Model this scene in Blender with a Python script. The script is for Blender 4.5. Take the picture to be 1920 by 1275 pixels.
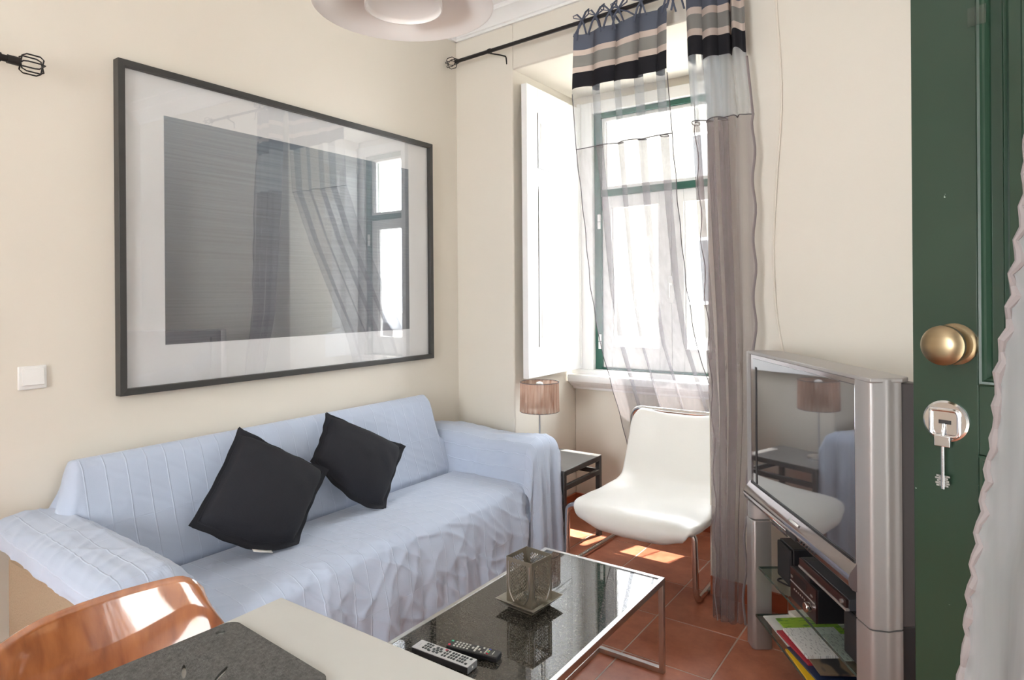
import bpy, bmesh, math, random
from math import sin, cos, pi, radians, sqrt
from mathutils import Vector, Matrix, noise, geometry
random.seed(7)
for o in list(bpy.data.objects): bpy.data.objects.remove(o)
SC = bpy.context.scene
COL = SC.collection

# ------------------------------------------------------------------ camera
YAW, ROLL = radians(35), 0.0075
F = Vector((-sin(YAW), cos(YAW), 0)); R = Vector((cos(YAW), sin(YAW), 0)); UP = Vector((0, 0, 1))
iR = R*cos(ROLL) - UP*sin(ROLL); iU = R*sin(ROLL) + UP*cos(ROLL)
CAM = Vector((2.50, 0, 1.35))
cd = bpy.data.cameras.new('camera'); cam = bpy.data.objects.new('camera', cd); COL.objects.link(cam)
M = Matrix((iR, iU, -F)).transposed().to_4x4(); M.translation = CAM; cam.matrix_world = M
cd.sensor_width = 36; cd.lens = 1219/1920*36; cd.shift_y = -82.7/1920; cd.clip_start = .05
SC.camera = cam

# ------------------------------------------------------------------ sky, sun, large lights, exposure
w = bpy.data.worlds.new('sky'); SC.world = w; w.use_nodes = True
bg = w.node_tree.nodes['Background']; bg.inputs[0].default_value = (.90, .95, 1, 1); bg.inputs[1].default_value = 17.0
def lamp(name, kind, loc, target, energy, color=(1, 1, 1), **kw):
    d = bpy.data.lights.new(name, kind); d.energy = energy; d.color = color
    for k, v in kw.items(): setattr(d, k, v)
    o = bpy.data.objects.new(name, d); COL.objects.link(o); o.location = loc
    o.rotation_euler = (Vector(target) - Vector(loc)).to_track_quat('-Z', 'Y').to_euler()
    return o
lamp('sun', 'SUN', (0, 0, 5), Vector((0, 0, 5)) + Vector((-.10, -.34, -1)), 26, (1, .95, .86), angle=radians(.6))
po = lamp('window_portal', 'AREA', (1.06, 3.80, 1.69), (1.06, 0, 1.69), 1, shape='RECTANGLE', size=1.0, size_y=1.62); po.data.cycles.is_portal = True
lamp('doorway_daylight', 'AREA', (3.75, .75, 1.35), (0, 1.2, 1.1), 22, (.96, .98, 1), shape='RECTANGLE', size=1.0, size_y=2.1)
lamp('back_fill', 'AREA', (1.75, -2.45, 1.6), (1.6, 2, 1.3), 26, (1, .98, .95), shape='RECTANGLE', size=.88, size_y=1.38)  # soft fill added behind the camera to lift the room
SC.view_settings.view_transform = 'Standard'; SC.view_settings.look = 'None'
SC.view_settings.gamma = 1; SC.view_settings.use_curve_mapping = False
SC.view_settings.exposure = 0.5
SC.cycles.transparent_max_bounces = 24

# ------------------------------------------------------------------ materials
def rgb(c): return (c[0], c[1], c[2], 1)
def srgb(r, g, b):
    f = lambda v: ((v/255+.055)/1.055)**2.4 if v > 10 else v/255/12.92
    return (f(r), f(g), f(b))
def new_mat(name):
    m = bpy.data.materials.new(name); m.use_nodes = True
    nt = m.node_tree; return m, nt, nt.nodes['Principled BSDF']
def N(nt, typ, **kw):
    n = nt.nodes.new(typ)
    for k, v in kw.items():
        if k.startswith('i_'):
            key = k[2:]; n.inputs[int(key) if key.isdigit() else key].default_value = v
        else: setattr(n, k, v)
    return n
def pmat(name, color, rough=.5, metal=0, var=0, vscale=8, bump=0, bscale=60, ior=1.5, coat=0, stretch=(1, 1, 1), aniso_rough=0, sheen=0):
    m, nt, b = new_mat(name); L = nt.links.new
    b.inputs['Base Color'].default_value = rgb(color); b.inputs['Roughness'].default_value = rough
    b.inputs['Metallic'].default_value = metal; b.inputs['IOR'].default_value = ior
    b.inputs['Coat Weight'].default_value = coat; b.inputs['Sheen Weight'].default_value = sheen
    if var or bump or aniso_rough:
        tc = N(nt, 'ShaderNodeTexCoord'); mp = N(nt, 'ShaderNodeMapping'); mp.inputs['Scale'].default_value = stretch
        L(tc.outputs['Object'], mp.inputs[0])
    if var:
        nz = N(nt, 'ShaderNodeTexNoise', i_Scale=vscale, i_Detail=5); L(mp.outputs[0], nz.inputs['Vector'])
        mx = N(nt, 'ShaderNodeMix', data_type='RGBA')
        mx.inputs[6].default_value = rgb([c*(1-var) for c in color]); mx.inputs[7].default_value = rgb([min(1, c*(1+var)) for c in color])
        L(nz.outputs[0], mx.inputs[0]); L(mx.outputs[2], b.inputs['Base Color'])
    if bump:
        nb = N(nt, 'ShaderNodeTexNoise', i_Scale=bscale, i_Detail=4); L(mp.outputs[0], nb.inputs['Vector'])
        bp = N(nt, 'ShaderNodeBump', i_Strength=bump, i_Distance=.004); L(nb.outputs[0], bp.inputs['Height']); L(bp.outputs[0], b.inputs['Normal'])
    return m
def sheer_mat(name, color, cover, glow=.5):
    m = bpy.data.materials.new(name); m.use_nodes = True; nt = m.node_tree; L = nt.links.new
    nt.nodes.remove(nt.nodes['Principled BSDF']); out = nt.nodes['Material Output']
    tr = N(nt, 'ShaderNodeBsdfTransparent'); df = N(nt, 'ShaderNodeBsdfDiffuse'); tl = N(nt, 'ShaderNodeBsdfTranslucent')
    df.inputs[0].default_value = rgb(color); tl.inputs[0].default_value = rgb(color)
    a = N(nt, 'ShaderNodeMixShader', i_Fac=glow); L(df.outputs[0], a.inputs[1]); L(tl.outputs[0], a.inputs[2])
    tc = N(nt, 'ShaderNodeTexCoord'); mp = N(nt, 'ShaderNodeMapping'); mp.inputs['Scale'].default_value = (45, 45, .25)
    L(tc.outputs['Object'], mp.inputs[0]); nz = N(nt, 'ShaderNodeTexNoise', i_Scale=1, i_Detail=2); L(mp.outputs[0], nz.inputs['Vector'])
    mr = N(nt, 'ShaderNodeMapRange', i_1=.3, i_2=.7, i_3=cover*.88, i_4=min(1, cover*1.12)); L(nz.outputs[0], mr.inputs[0])
    c = N(nt, 'ShaderNodeMixShader'); L(mr.outputs[0], c.inputs[0]); L(tr.outputs[0], c.inputs[1]); L(a.outputs[0], c.inputs[2])
    L(c.outputs[0], out.inputs[0]); return m
def glass_mat(name, tint=(1, 1, 1), refl=.08, rough=.0):
    m = bpy.data.materials.new(name); m.use_nodes = True; nt = m.node_tree; L = nt.links.new
    nt.nodes.remove(nt.nodes['Principled BSDF']); out = nt.nodes['Material Output']
    tr = N(nt, 'ShaderNodeBsdfTransparent'); tr.inputs[0].default_value = rgb(tint)
    gl = N(nt, 'ShaderNodeBsdfGlossy'); gl.inputs['Roughness'].default_value = rough
    lw = N(nt, 'ShaderNodeLayerWeight', i_Blend=.5)              # Schlick's Fresnel for a thin pane, the same from both sides
    pw = N(nt, 'ShaderNodeMath', operation='POWER'); pw.inputs[1].default_value = 5; L(lw.outputs['Facing'], pw.inputs[0])
    ad = N(nt, 'ShaderNodeMath', operation='MULTIPLY_ADD'); ad.inputs[1].default_value = 1-refl; ad.inputs[2].default_value = refl; ad.use_clamp = True; L(pw.outputs[0], ad.inputs[0])
    c = N(nt, 'ShaderNodeMixShader'); L(ad.outputs[0], c.inputs[0]); L(tr.outputs[0], c.inputs[1]); L(gl.outputs[0], c.inputs[2])
    L(c.outputs[0], out.inputs[0]); return m

WALLC = (.735, .688, .605)
m_wall = pmat('cream_plaster', WALLC, .75, var=.035, vscale=2.2, bump=.12, bscale=26)
m_ceil = pmat('white_ceiling', (.86, .85, .82), .7)
m_white = pmat('white_gloss_paint', (.86, .86, .85), .35, bump=.05, bscale=14)
m_green = pmat('green_window_paint', (.02, .10, .072), .45, var=.2, vscale=30)
m_terra = pmat('terracotta_baseboard', (.40, .105, .045), .4, var=.25, vscale=14, bump=.1)
m_grout = pmat('grout', (.58, .47, .40), .9, var=.15)
m_dgrey = pmat('dark_grey_wood', (.045, .045, .043), .42, var=.15, vscale=30, stretch=(1, .1, 1))
m_mat_board = pmat('white_mat_board', (.84, .85, .86), .7)
m_plastic_white = pmat('white_plastic', (.82, .82, .80), .35)
m_black = pmat('black_plastic', (.012, .012, .014), .4)
m_blackiron = pmat('black_iron', (.018, .016, .016), .42, metal=.4)
m_chrome = pmat('chrome', (.72, .71, .70), .12, metal=1)
m_steel = pmat('brushed_steel', (.62, .61, .60), .28, metal=1, bump=.06, bscale=200, stretch=(1, 1, .05))
m_silver = pmat('silver_plastic', (.44, .425, .415), .42, metal=.6)
m_tan = pmat('tan_upholstery', (.36, .27, .185), .95, var=.18, vscale=160, bump=.4, bscale=300)
m_leather = pmat('white_leather', (.80, .79, .75), .34, bump=.05, bscale=90)
m_rawsteel = pmat('raw_black_steel', (.085, .082, .078), .36, metal=.65, var=.55, vscale=9)
m_rawtop = pmat('grey_steel_top', (.26, .26, .255), .34, metal=.4, var=.2, vscale=7)
m_pewter = pmat('pewter_metal', (.30, .27, .215), .42, metal=.7, var=.2, vscale=30, bump=.15, bscale=160)
m_darkside = pmat('dark_tv_back', (.05, .042, .042), .5, var=.1)
m_paper = pmat('paper', (.72, .71, .68), .8)
m_bronze = pmat('antique_brass', (.33, .255, .155), .36, metal=1, var=.2, vscale=3, stretch=(1, 1, 30))
m_lampmetal = pmat('white_enamel', (.80, .78, .75), .38)
m_felt = pmat('grey_felt', (.085, .083, .077), .98, var=.75, vscale=130, bump=.6, bscale=240)
m_concrete = pmat('pale_grey_tabletop', (.50, .495, .465), .5, var=.08, vscale=7, bump=.06, bscale=50)
m_glass = glass_mat('window_glass', (1, 1, 1), .05)
m_shelfglass = glass_mat('shelf_glass', (.86, .93, .90), .06)
m_gedge = pmat('dark_green_glass_edge', (.05, .085, .072), .2)
m_bulb = pmat('white_bulb', (.85, .85, .82), .3)
m_cable = pmat('cream_cable', (.78, .72, .63), .45)

def tile_mat():
    m, nt, b = new_mat('terracotta_tile'); L = nt.links.new
    tc = N(nt, 'ShaderNodeTexCoord'); oi = N(nt, 'ShaderNodeObjectInfo')
    ad = N(nt, 'ShaderNodeVectorMath', operation='ADD'); L(tc.outputs['Object'], ad.inputs[0])
    sc = N(nt, 'ShaderNodeVectorMath', operation='SCALE'); cb = N(nt, 'ShaderNodeCombineXYZ'); L(oi.outputs['Random'], cb.inputs[0]); L(oi.outputs['Random'], cb.inputs[1])
    L(cb.outputs[0], sc.inputs[0]); sc.inputs['Scale'].default_value = 37; L(sc.outputs[0], ad.inputs[1])
    n1 = N(nt, 'ShaderNodeTexNoise', i_Scale=7, i_Detail=8, i_Roughness=.68); L(ad.outputs[0], n1.inputs['Vector'])
    cr = N(nt, 'ShaderNodeValToRGB'); e = cr.color_ramp.elements
    e[0].position = .28; e[0].color = rgb((.36, .105, .058)); e[1].position = .75; e[1].color = rgb((.66, .26, .15))
    L(n1.outputs[0], cr.inputs[0])
    mx = N(nt, 'ShaderNodeMix', data_type='RGBA', blend_type='MULTIPLY'); mx.inputs[0].default_value = .35
    c2 = N(nt, 'ShaderNodeValToRGB'); c2.color_ramp.elements[0].color = rgb((.6, .55, .5)); L(oi.outputs['Random'], c2.inputs[0])
    L(cr.outputs[0], mx.inputs[6]); L(c2.outputs[0], mx.inputs[7]); L(mx.outputs[2], b.inputs['Base Color'])
    mr = N(nt, 'ShaderNodeMapRange', i_3=.22, i_4=.42); L(n1.outputs[0], mr.inputs[0]); L(mr.outputs[0], b.inputs['Roughness'])
    bp = N(nt, 'ShaderNodeBump', i_Strength=.12, i_Distance=.004); L(n1.outputs[0], bp.inputs['Height']); L(bp.outputs[0], b.inputs['Normal'])
    return m
m_tile = tile_mat()

def throw_mat():
    m, nt, b = new_mat('blue_cotton_throw'); L = nt.links.new
    uv = N(nt, 'ShaderNodeUVMap'); uv.uv_map = 'UVMap'; sp = N(nt, 'ShaderNodeSeparateXYZ'); L(uv.outputs[0], sp.inputs[0])
    def lines(sock, period, width):
        md = N(nt, 'ShaderNodeMath', operation='PINGPONG'); md.inputs[1].default_value = period/2; L(sock, md.inputs[0])
        mr = N(nt, 'ShaderNodeMapRange', interpolation_type='SMOOTHSTEP', i_1=0, i_2=width, i_3=1, i_4=0); L(md.outputs[0], mr.inputs[0]); return mr.outputs[0]
    l1 = lines(sp.outputs[0], .066, .0035); l2 = lines(sp.outputs[1], .30, .003)
    mxl = N(nt, 'ShaderNodeMath', operation='MAXIMUM'); L(l1, mxl.inputs[0])
    ml = N(nt, 'ShaderNodeMath', operation='MULTIPLY'); ml.inputs[1].default_value = .35; L(l2, ml.inputs[0]); L(ml.outputs[0], mxl.inputs[1])
    tc = N(nt, 'ShaderNodeTexCoord'); nz = N(nt, 'ShaderNodeTexNoise', i_Scale=5, i_Detail=4); L(tc.outputs['Object'], nz.inputs['Vector'])
    mx = N(nt, 'ShaderNodeMix', data_type='RGBA'); mx.inputs[6].default_value = rgb((.42, .485, .615)); mx.inputs[7].default_value = rgb((.46, .525, .645)); L(nz.outputs[0], mx.inputs[0])
    m2 = N(nt, 'ShaderNodeMix', data_type='RGBA'); L(mx.outputs[2], m2.inputs[6]); m2.inputs[7].default_value = rgb((.60, .67, .79))
    f = N(nt, 'ShaderNodeMath', operation='MULTIPLY'); f.inputs[1].default_value = .42; L(mxl.outputs[0], f.inputs[0]); L(f.outputs[0], m2.inputs[0])
    L(m2.outputs[2], b.inputs['Base Color']); b.inputs['Roughness'].default_value = .85; b.inputs['Sheen Weight'].default_value = .25
    wv = N(nt, 'ShaderNodeTexNoise', i_Scale=420, i_Detail=2); L(tc.outputs['Object'], wv.inputs['Vector'])
    hs = N(nt, 'ShaderNodeMath', operation='MULTIPLY_ADD'); hs.inputs[1].default_value = .12; L(wv.outputs[0], hs.inputs[0]); L(mxl.outputs[0], hs.inputs[2])
    bp = N(nt, 'ShaderNodeBump', i_Strength=.5, i_Distance=.003); L(hs.outputs[0], bp.inputs['Height'])
    mpw = N(nt, 'ShaderNodeMapping'); mpw.inputs['Rotation'].default_value = (0, 0, .5); mpw.inputs['Scale'].default_value = (9, 5, 1); L(uv.outputs[0], mpw.inputs[0])
    cr1 = N(nt, 'ShaderNodeTexNoise', noise_type='RIDGED_MULTIFRACTAL', i_Scale=1, i_Detail=3, i_Distortion=.9); L(mpw.outputs[0], cr1.inputs['Vector'])
    mk = N(nt, 'ShaderNodeMapRange', interpolation_type='SMOOTHSTEP', i_1=.98, i_2=1.15, i_3=.10, i_4=1); L(sp.outputs[1], mk.inputs[0])
    mm = N(nt, 'ShaderNodeMath', operation='MULTIPLY'); L(cr1.outputs[0], mm.inputs[0]); L(mk.outputs[0], mm.inputs[1])
    bp2 = N(nt, 'ShaderNodeBump', i_Strength=.55, i_Distance=.012); L(mm.outputs[0], bp2.inputs['Height']); L(bp.outputs[0], bp2.inputs['Normal']); L(bp2.outputs[0], b.inputs['Normal'])
    return m
m_throw = throw_mat()

def print_mat():                                         # the abstract print: a dark field with fine horizontal lines, reflected haze painted in, paler upwards
    m, nt, b = new_mat('dark_abstract_print'); L = nt.links.new
    tc = N(nt, 'ShaderNodeTexCoord'); mp = N(nt, 'ShaderNodeMapping'); mp.inputs['Scale'].default_value = (1, 1.6, 130); L(tc.outputs['Object'], mp.inputs[0])
    nz = N(nt, 'ShaderNodeTexNoise', i_Scale=1, i_Detail=3); L(mp.outputs[0], nz.inputs['Vector'])
    sp = N(nt, 'ShaderNodeSeparateXYZ'); L(tc.outputs['Object'], sp.inputs[0])
    g = N(nt, 'ShaderNodeMapRange', i_1=-.45, i_2=.45, i_3=0, i_4=1); L(sp.outputs[2], g.inputs[0])
    cr = N(nt, 'ShaderNodeValToRGB'); cr.color_ramp.elements[0].color = rgb((.15, .158, .18)); cr.color_ramp.elements[1].color = rgb((.27, .32, .37)); L(g.outputs[0], cr.inputs[0])
    mx = N(nt, 'ShaderNodeMix', data_type='RGBA', blend_type='MULTIPLY'); mx.inputs[0].default_value = .55; L(cr.outputs[0], mx.inputs[6])
    c2 = N(nt, 'ShaderNodeValToRGB'); c2.color_ramp.elements[0].position = .3; c2.color_ramp.elements[1].position = .7; c2.color_ramp.elements[0].color = rgb((.55, .55, .58)); L(nz.outputs[0], c2.inputs[0])
    L(c2.outputs[0], mx.inputs[7]); L(mx.outputs[2], b.inputs['Base Color']); b.inputs['Roughness'].default_value = .6
    return m
def granite_mat():
    m, nt, b = new_mat('black_speckled_granite'); L = nt.links.new
    tc = N(nt, 'ShaderNodeTexCoord'); v = N(nt, 'ShaderNodeTexNoise', i_Scale=230, i_Detail=5, i_Roughness=.75); L(tc.outputs['Object'], v.inputs['Vector'])
    cr = N(nt, 'ShaderNodeValToRGB'); e = cr.color_ramp.elements; e[0].position = .42; e[0].color = rgb((.008, .008, .007)); e[1].position = .68; e[1].color = rgb((.125, .115, .095))
    L(v.outputs[0], cr.inputs[0]); L(cr.outputs[0], b.inputs['Base Color']); b.inputs['Roughness'].default_value = .02; b.inputs['IOR'].default_value = 1.7
    return m
def wood_mat():
    m, nt, b = new_mat('varnished_cherry_plywood'); L = nt.links.new
    tc = N(nt, 'ShaderNodeTexCoord'); mp = N(nt, 'ShaderNodeMapping'); mp.inputs['Scale'].default_value = (1, 1, .12); L(tc.outputs['Object'], mp.inputs[0])
    nz = N(nt, 'ShaderNodeTexNoise', i_Scale=42, i_Detail=6, i_Distortion=.4); L(mp.outputs[0], nz.inputs['Vector'])
    cr = N(nt, 'ShaderNodeValToRGB'); e = cr.color_ramp.elements; e[0].position = .25; e[0].color = rgb((.23, .060, .016)); e[1].position = .8; e[1].color = rgb((.47, .165, .05))
    L(nz.outputs[0], cr.inputs[0]); L(cr.outputs[0], b.inputs['Base Color']); b.inputs['Roughness'].default_value = .3
    b.inputs['Coat Weight'].default_value = 1; b.inputs['Coat Roughness'].default_value = .05; b.inputs['Coat IOR'].default_value = 2.3
    bp = N(nt, 'ShaderNodeBump', i_Strength=.05, i_Distance=.002); L(nz.outputs[0], bp.inputs['Height']); L(bp.outputs[0], b.inputs['Coat Normal'])
    return m
def door_mat():
    m, nt, b = new_mat('old_green_gloss_paint'); L = nt.links.new
    tc = N(nt, 'ShaderNodeTexCoord'); nz = N(nt, 'ShaderNodeTexNoise', i_Scale=6, i_Detail=4); L(tc.outputs['Object'], nz.inputs['Vector'])
    mx = N(nt, 'ShaderNodeMix', data_type='RGBA'); mx.inputs[6].default_value = rgb((.011, .030, .017)); mx.inputs[7].default_value = rgb((.018, .043, .026)); L(nz.outputs[0], mx.inputs[0])
    n2 = N(nt, 'ShaderNodeTexNoise', i_Scale=60, i_Detail=3); L(tc.outputs['Object'], n2.inputs['Vector'])
    t = N(nt, 'ShaderNodeMapRange', i_1=.735, i_2=.76); L(n2.outputs[0], t.inputs[0])
    m2 = N(nt, 'ShaderNodeMix', data_type='RGBA'); L(t.outputs[0], m2.inputs[0]); L(mx.outputs[2], m2.inputs[6]); m2.inputs[7].default_value = rgb((.42, .50, .44))
    L(m2.outputs[2], b.inputs['Base Color']); b.inputs['Roughness'].default_value = .28
    n3 = N(nt, 'ShaderNodeTexNoise', i_Scale=18, i_Detail=3); L(tc.outputs['Object'], n3.inputs['Vector'])
    bp = N(nt, 'ShaderNodeBump', i_Strength=.12, i_Distance=.004); L(n3.outputs[0], bp.inputs['Height']); L(bp.outputs[0], b.inputs['Normal'])
    return m
def header_mat():
    m, nt, b = new_mat('striped_cotton_header'); L = nt.links.new
    uv = N(nt, 'ShaderNodeUVMap'); uv.uv_map = 'UVMap'; sp = N(nt, 'ShaderNodeSeparateXYZ'); L(uv.outputs[0], sp.inputs[0])
    cr = N(nt, 'ShaderNodeValToRGB'); cr.color_ramp.interpolation = 'CONSTANT'; e = cr.color_ramp.elements
    stops = [(0, (.012, .012, .016)), (.285, (.56, .47, .42)), (.385, (.23, .225, .215)), (.60, (.56, .47, .42)), (.70, (.095, .108, .145))]
    e[0].position, e[0].color = 0, rgb(stops[0][1]); e[1].position, e[1].color = stops[1][0], rgb(stops[1][1])
    for p, c in stops[2:]: x = e.new(p); x.color = rgb(c)
    L(sp.outputs[1], cr.inputs[0]); L(cr.outputs[0], b.inputs['Base Color']); b.inputs['Roughness'].default_value = .9
    out = nt.nodes['Material Output']; tl = N(nt, 'ShaderNodeBsdfTranslucent'); L(cr.outputs[0], tl.inputs[0])
    mxs = N(nt, 'ShaderNodeMixShader', i_Fac=.3); L(b.outputs[0], mxs.inputs[1]); L(tl.outputs[0], mxs.inputs[2]); L(mxs.outputs[0], out.inputs[0])
    return m
def shade_mat():
    m = bpy.data.materials.new('pleated_brown_organza'); m.use_nodes = True; nt = m.node_tree; L = nt.links.new
    nt.nodes.remove(nt.nodes['Principled BSDF']); out = nt.nodes['Material Output']
    uv = N(nt, 'ShaderNodeUVMap'); uv.uv_map = 'UVMap'; mp = N(nt, 'ShaderNodeMapping'); mp.inputs['Scale'].default_value = (44, 1.2, 1); L(uv.outputs[0], mp.inputs[0])
    nz = N(nt, 'ShaderNodeTexNoise', i_Scale=1, i_Detail=3); L(mp.outputs[0], nz.inputs['Vector'])
    cr = N(nt, 'ShaderNodeValToRGB'); e = cr.color_ramp.elements; e[0].position = .3; e[0].color = rgb((.30, .165, .115)); e[1].position = .7; e[1].color = rgb((.66, .46, .36)); L(nz.outputs[0], cr.inputs[0])
    d = N(nt, 'ShaderNodeBsdfDiffuse'); t = N(nt, 'ShaderNodeBsdfTranslucent'); L(cr.outputs[0], d.inputs[0]); L(cr.outputs[0], t.inputs[0])
    a = N(nt, 'ShaderNodeMixShader', i_Fac=.55); L(d.outputs[0], a.inputs[1]); L(t.outputs[0], a.inputs[2])
    tr = N(nt, 'ShaderNodeBsdfTransparent'); mr = N(nt, 'ShaderNodeMapRange', i_1=.35, i_2=.65, i_3=.95, i_4=.62); L(nz.outputs[0], mr.inputs[0])
    c = N(nt, 'ShaderNodeMixShader'); L(mr.outputs[0], c.inputs[0]); L(tr.outputs[0], c.inputs[1]); L(a.outputs[0], c.inputs[2]); L(c.outputs[0], out.inputs[0])
    return m
m_print, m_granite, m_wood, m_door, m_header, m_shade = print_mat(), granite_mat(), wood_mat(), door_mat(), header_mat(), shade_mat()
m_sheer_top = sheer_mat('blue_grey_organza', (.34, .365, .40), .30)
m_sheer_low = sheer_mat('mauve_grey_organza', (.31, .29, .305), .40)
m_sheer_top2 = sheer_mat('blue_grey_organza_folded', (.62, .66, .70), .42)
m_sheer_low2 = sheer_mat('mauve_grey_organza_folded', (.36, .31, .315), .46)
m_thread = pmat('dark_seam_thread', (.10, .09, .10), .9)
m_hem = pmat('mauve_hem_cloth', (.24, .205, .21), .9)
m_tie = pmat('slate_tie_ribbon', (.09, .105, .15), .8)
m_blackcloth = pmat('black_cotton', (.0105, .0115, .0165), .92, var=.25, vscale=300, bump=.25, bscale=500)
m_screen = pmat('tv_screen', (.30, .30, .315), .035, metal=.85)
m_tvpanel = pmat('glossy_tv_panel', (.33, .30, .31), .08, metal=.9)
m_lace = sheer_mat('grey_white_net', (.40, .40, .405), .78, .35)

# ------------------------------------------------------------------ mesh helpers
class MB:
    def __init__(s): s.v, s.f, s.uv = [], [], None
    def add(s, vs, fs):
        n = len(s.v); s.v += [tuple(v) for v in vs]; s.f += [tuple(i+n for i in f) for f in fs]; return s
    def box(s, x0, x1, y0, y1, z0, z1, m=None):
        vs = [Vector((x, y, z)) for z in (z0, z1) for y in (y0, y1) for x in (x0, x1)]
        if m: vs = [m @ v for v in vs]
        return s.add(vs, [(0, 2, 3, 1), (4, 5, 7, 6), (0, 1, 5, 4), (2, 6, 7, 3), (0, 4, 6, 2), (1, 3, 7, 5)])
    def prism(s, poly, z0, z1):
        n = len(poly); vs = [(x, y, z0) for x, y in poly] + [(x, y, z1) for x, y in poly]
        return s.add(vs, [tuple(range(n))[::-1], tuple(range(n, 2*n))] + [(i, (i+1) % n, n+(i+1) % n, n+i) for i in range(n)])
    def extrude(s, prof, a, b, axis):                     # profile of 2D points swept along an axis from a to b
        n = len(prof); P = {'x': lambda t, p: (t, p[0], p[1]), 'y': lambda t, p: (p[0], t, p[1])}[axis]
        vs = [P(a, p) for p in prof] + [P(b, p) for p in prof]
        return s.add(vs, [tuple(range(n))[::-1], tuple(range(n, 2*n))] + [(i, (i+1) % n, n+(i+1) % n, n+i) for i in range(n)])
    def tube(s, pts, r, n=10, closed=False, flat=1.0):
        pts = [Vector(p) for p in pts]; m = len(pts); rings = []; prev = None
        for i, p in enumerate(pts):
            a = pts[(i-1) % m] if (closed or i > 0) else p; b = pts[(i+1) % m] if (closed or i < m-1) else p
            t = (b-a).normalized()
            if prev is None:
                u = t.orthogonal().normalized()
            else:
                u = prev - t*prev.dot(t)
                u = u.normalized() if u.length > 1e-6 else t.orthogonal().normalized()
            prev = u; w = t.cross(u); rr = r[i] if isinstance(r, (list, tuple)) else r
            rings.append([p + (u*cos(2*pi*k/n) + w*sin(2*pi*k/n)*flat)*rr for k in range(n)])
        vs = [v for rg in rings for v in rg]; fs = []
        for i in range(m if closed else m-1):
            j = (i+1) % m
            fs += [(i*n+k, i*n+(k+1) % n, j*n+(k+1) % n, j*n+k) for k in range(n)]
        if not closed: fs += [tuple(range(n))[::-1], tuple((m-1)*n+k for k in range(n))]
        return s.add(vs, fs)
    def lathe(s, prof, c=(0, 0, 0), n=32, m=None):         # prof: (radius, z); radius 0 closes the end
        vs, fs, idx = [], [], []
        for r, z in prof:
            if r < 1e-6: idx.append([len(vs)]*n); vs.append(Vector((0, 0, z)))
            else: idx.append(list(range(len(vs), len(vs)+n))); vs += [Vector((r*cos(2*pi*k/n), r*sin(2*pi*k/n), z)) for k in range(n)]
        for a, b in zip(idx, idx[1:]):
            for k in range(n):
                f = [a[k], a[(k+1) % n], b[(k+1) % n], b[k]]; g = []
                for q in f:
                    if q not in g: g.append(q)
                if len(g) > 2: fs.append(g)
        vs = [(m @ v if m else v) + Vector(c) for v in vs]
        return s.add(vs, fs)
    def grid(s, rows, uvs=None):                           # rows: list of equally long lists of points
        h, wd = len(rows), len(rows[0]); n = len(s.v)
        s.v += [tuple(p) for r in rows for p in r]
        s.f += [(n+i*wd+j, n+i*wd+j+1, n+(i+1)*wd+j+1, n+(i+1)*wd+j) for i in range(h-1) for j in range(wd-1)]
        if uvs is not None:
            if s.uv is None: s.uv = {}
            for i in range(h):
                for j in range(wd): s.uv[n+i*wd+j] = uvs[i][j]
        return s
    def build(s, name, mat, parent=None, bevel=0, smooth=35, loc=None, rotz=0, solid=0, sub=0, label=None, kind=None):
        me = bpy.data.meshes.new(name); me.from_pydata(s.v, [], s.f); me.validate()
        if s.uv:
            l = me.uv_layers.new(name='UVMap')
            for lp in me.loops: l.data[lp.index].uv = s.uv.get(lp.vertex_index, (0, 0))
        bm = bmesh.new(); bm.from_mesh(me); bmesh.ops.recalc_face_normals(bm, faces=bm.faces); bm.to_mesh(me); bm.free()
        if smooth:
            me.polygons.foreach_set('use_smooth', [True]*len(me.polygons)); me.set_sharp_from_angle(angle=radians(smooth))
        me.materials.append(mat)
        o = bpy.data.objects.new(name, me); COL.objects.link(o)
        if parent: o.parent = parent
        if loc is not None: o.location = loc
        o.rotation_euler.z = rotz
        if solid:
            md = o.modifiers.new('thickness', 'SOLIDIFY'); md.thickness = solid; md.offset = 0
        if sub:
            md = o.modifiers.new('smooth', 'SUBSURF'); md.levels = md.render_levels = sub
        if bevel:
            md = o.modifiers.new('bevel', 'BEVEL'); md.width = bevel; md.segments = 2; md.limit_method = 'ANGLE'; md.angle_limit = radians(40)
        if label: o['label'] = label
        if kind: o['kind'] = kind
        return o
def box(name, mat, parent, x0, x1, y0, y1, z0, z1, bevel=.002, **kw): return MB().box(x0, x1, y0, y1, z0, z1).build(name, mat, parent, bevel=bevel, **kw)
def thing(name, label, cat, loc=(0, 0, 0), rotz=0, group=None):
    o = bpy.data.objects.new(name, None); COL.objects.link(o); o.location = loc; o.rotation_euler.z = rotz; o.empty_display_size = .1
    return tag(o, label, cat, group)
def tag(o, label, cat, group=None):
    o['label'] = label; o['category'] = cat
    if group: o['group'] = group
    return o
def struct(o): o['kind'] = 'structure'; return o
def arc(pts, rad=.05, n=6):                                # rounds the corners of a polyline
    pts = [Vector(p) for p in pts]; out = [pts[0]]
    for a, b, c in zip(pts, pts[1:], pts[2:]):
        d1, d2 = (a-b), (c-b); r = min(rad, d1.length*.49, d2.length*.49)
        p, q = b + d1.normalized()*r, b + d2.normalized()*r
        out += [p*(1-t)**2 + b*2*t*(1-t) + q*t*t for t in [k/n for k in range(n+1)]]
    return out + [pts[-1]]
def lerp(a, b, t): return a + (b-a)*t
def smooth(t): t = max(0, min(1, t)); return t*t*(3-2*t)
def interp(keys, t):
    if t <= keys[0][0]: return keys[0][1]
    for (a, p), (b, q) in zip(keys, keys[1:]):
        if t <= b:
            k = (t-a)/(b-a)
            return tuple(lerp(x, y, k) for x, y in zip(p, q)) if isinstance(p, (tuple, list)) else lerp(p, q, k)
    return keys[-1][1]
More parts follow.
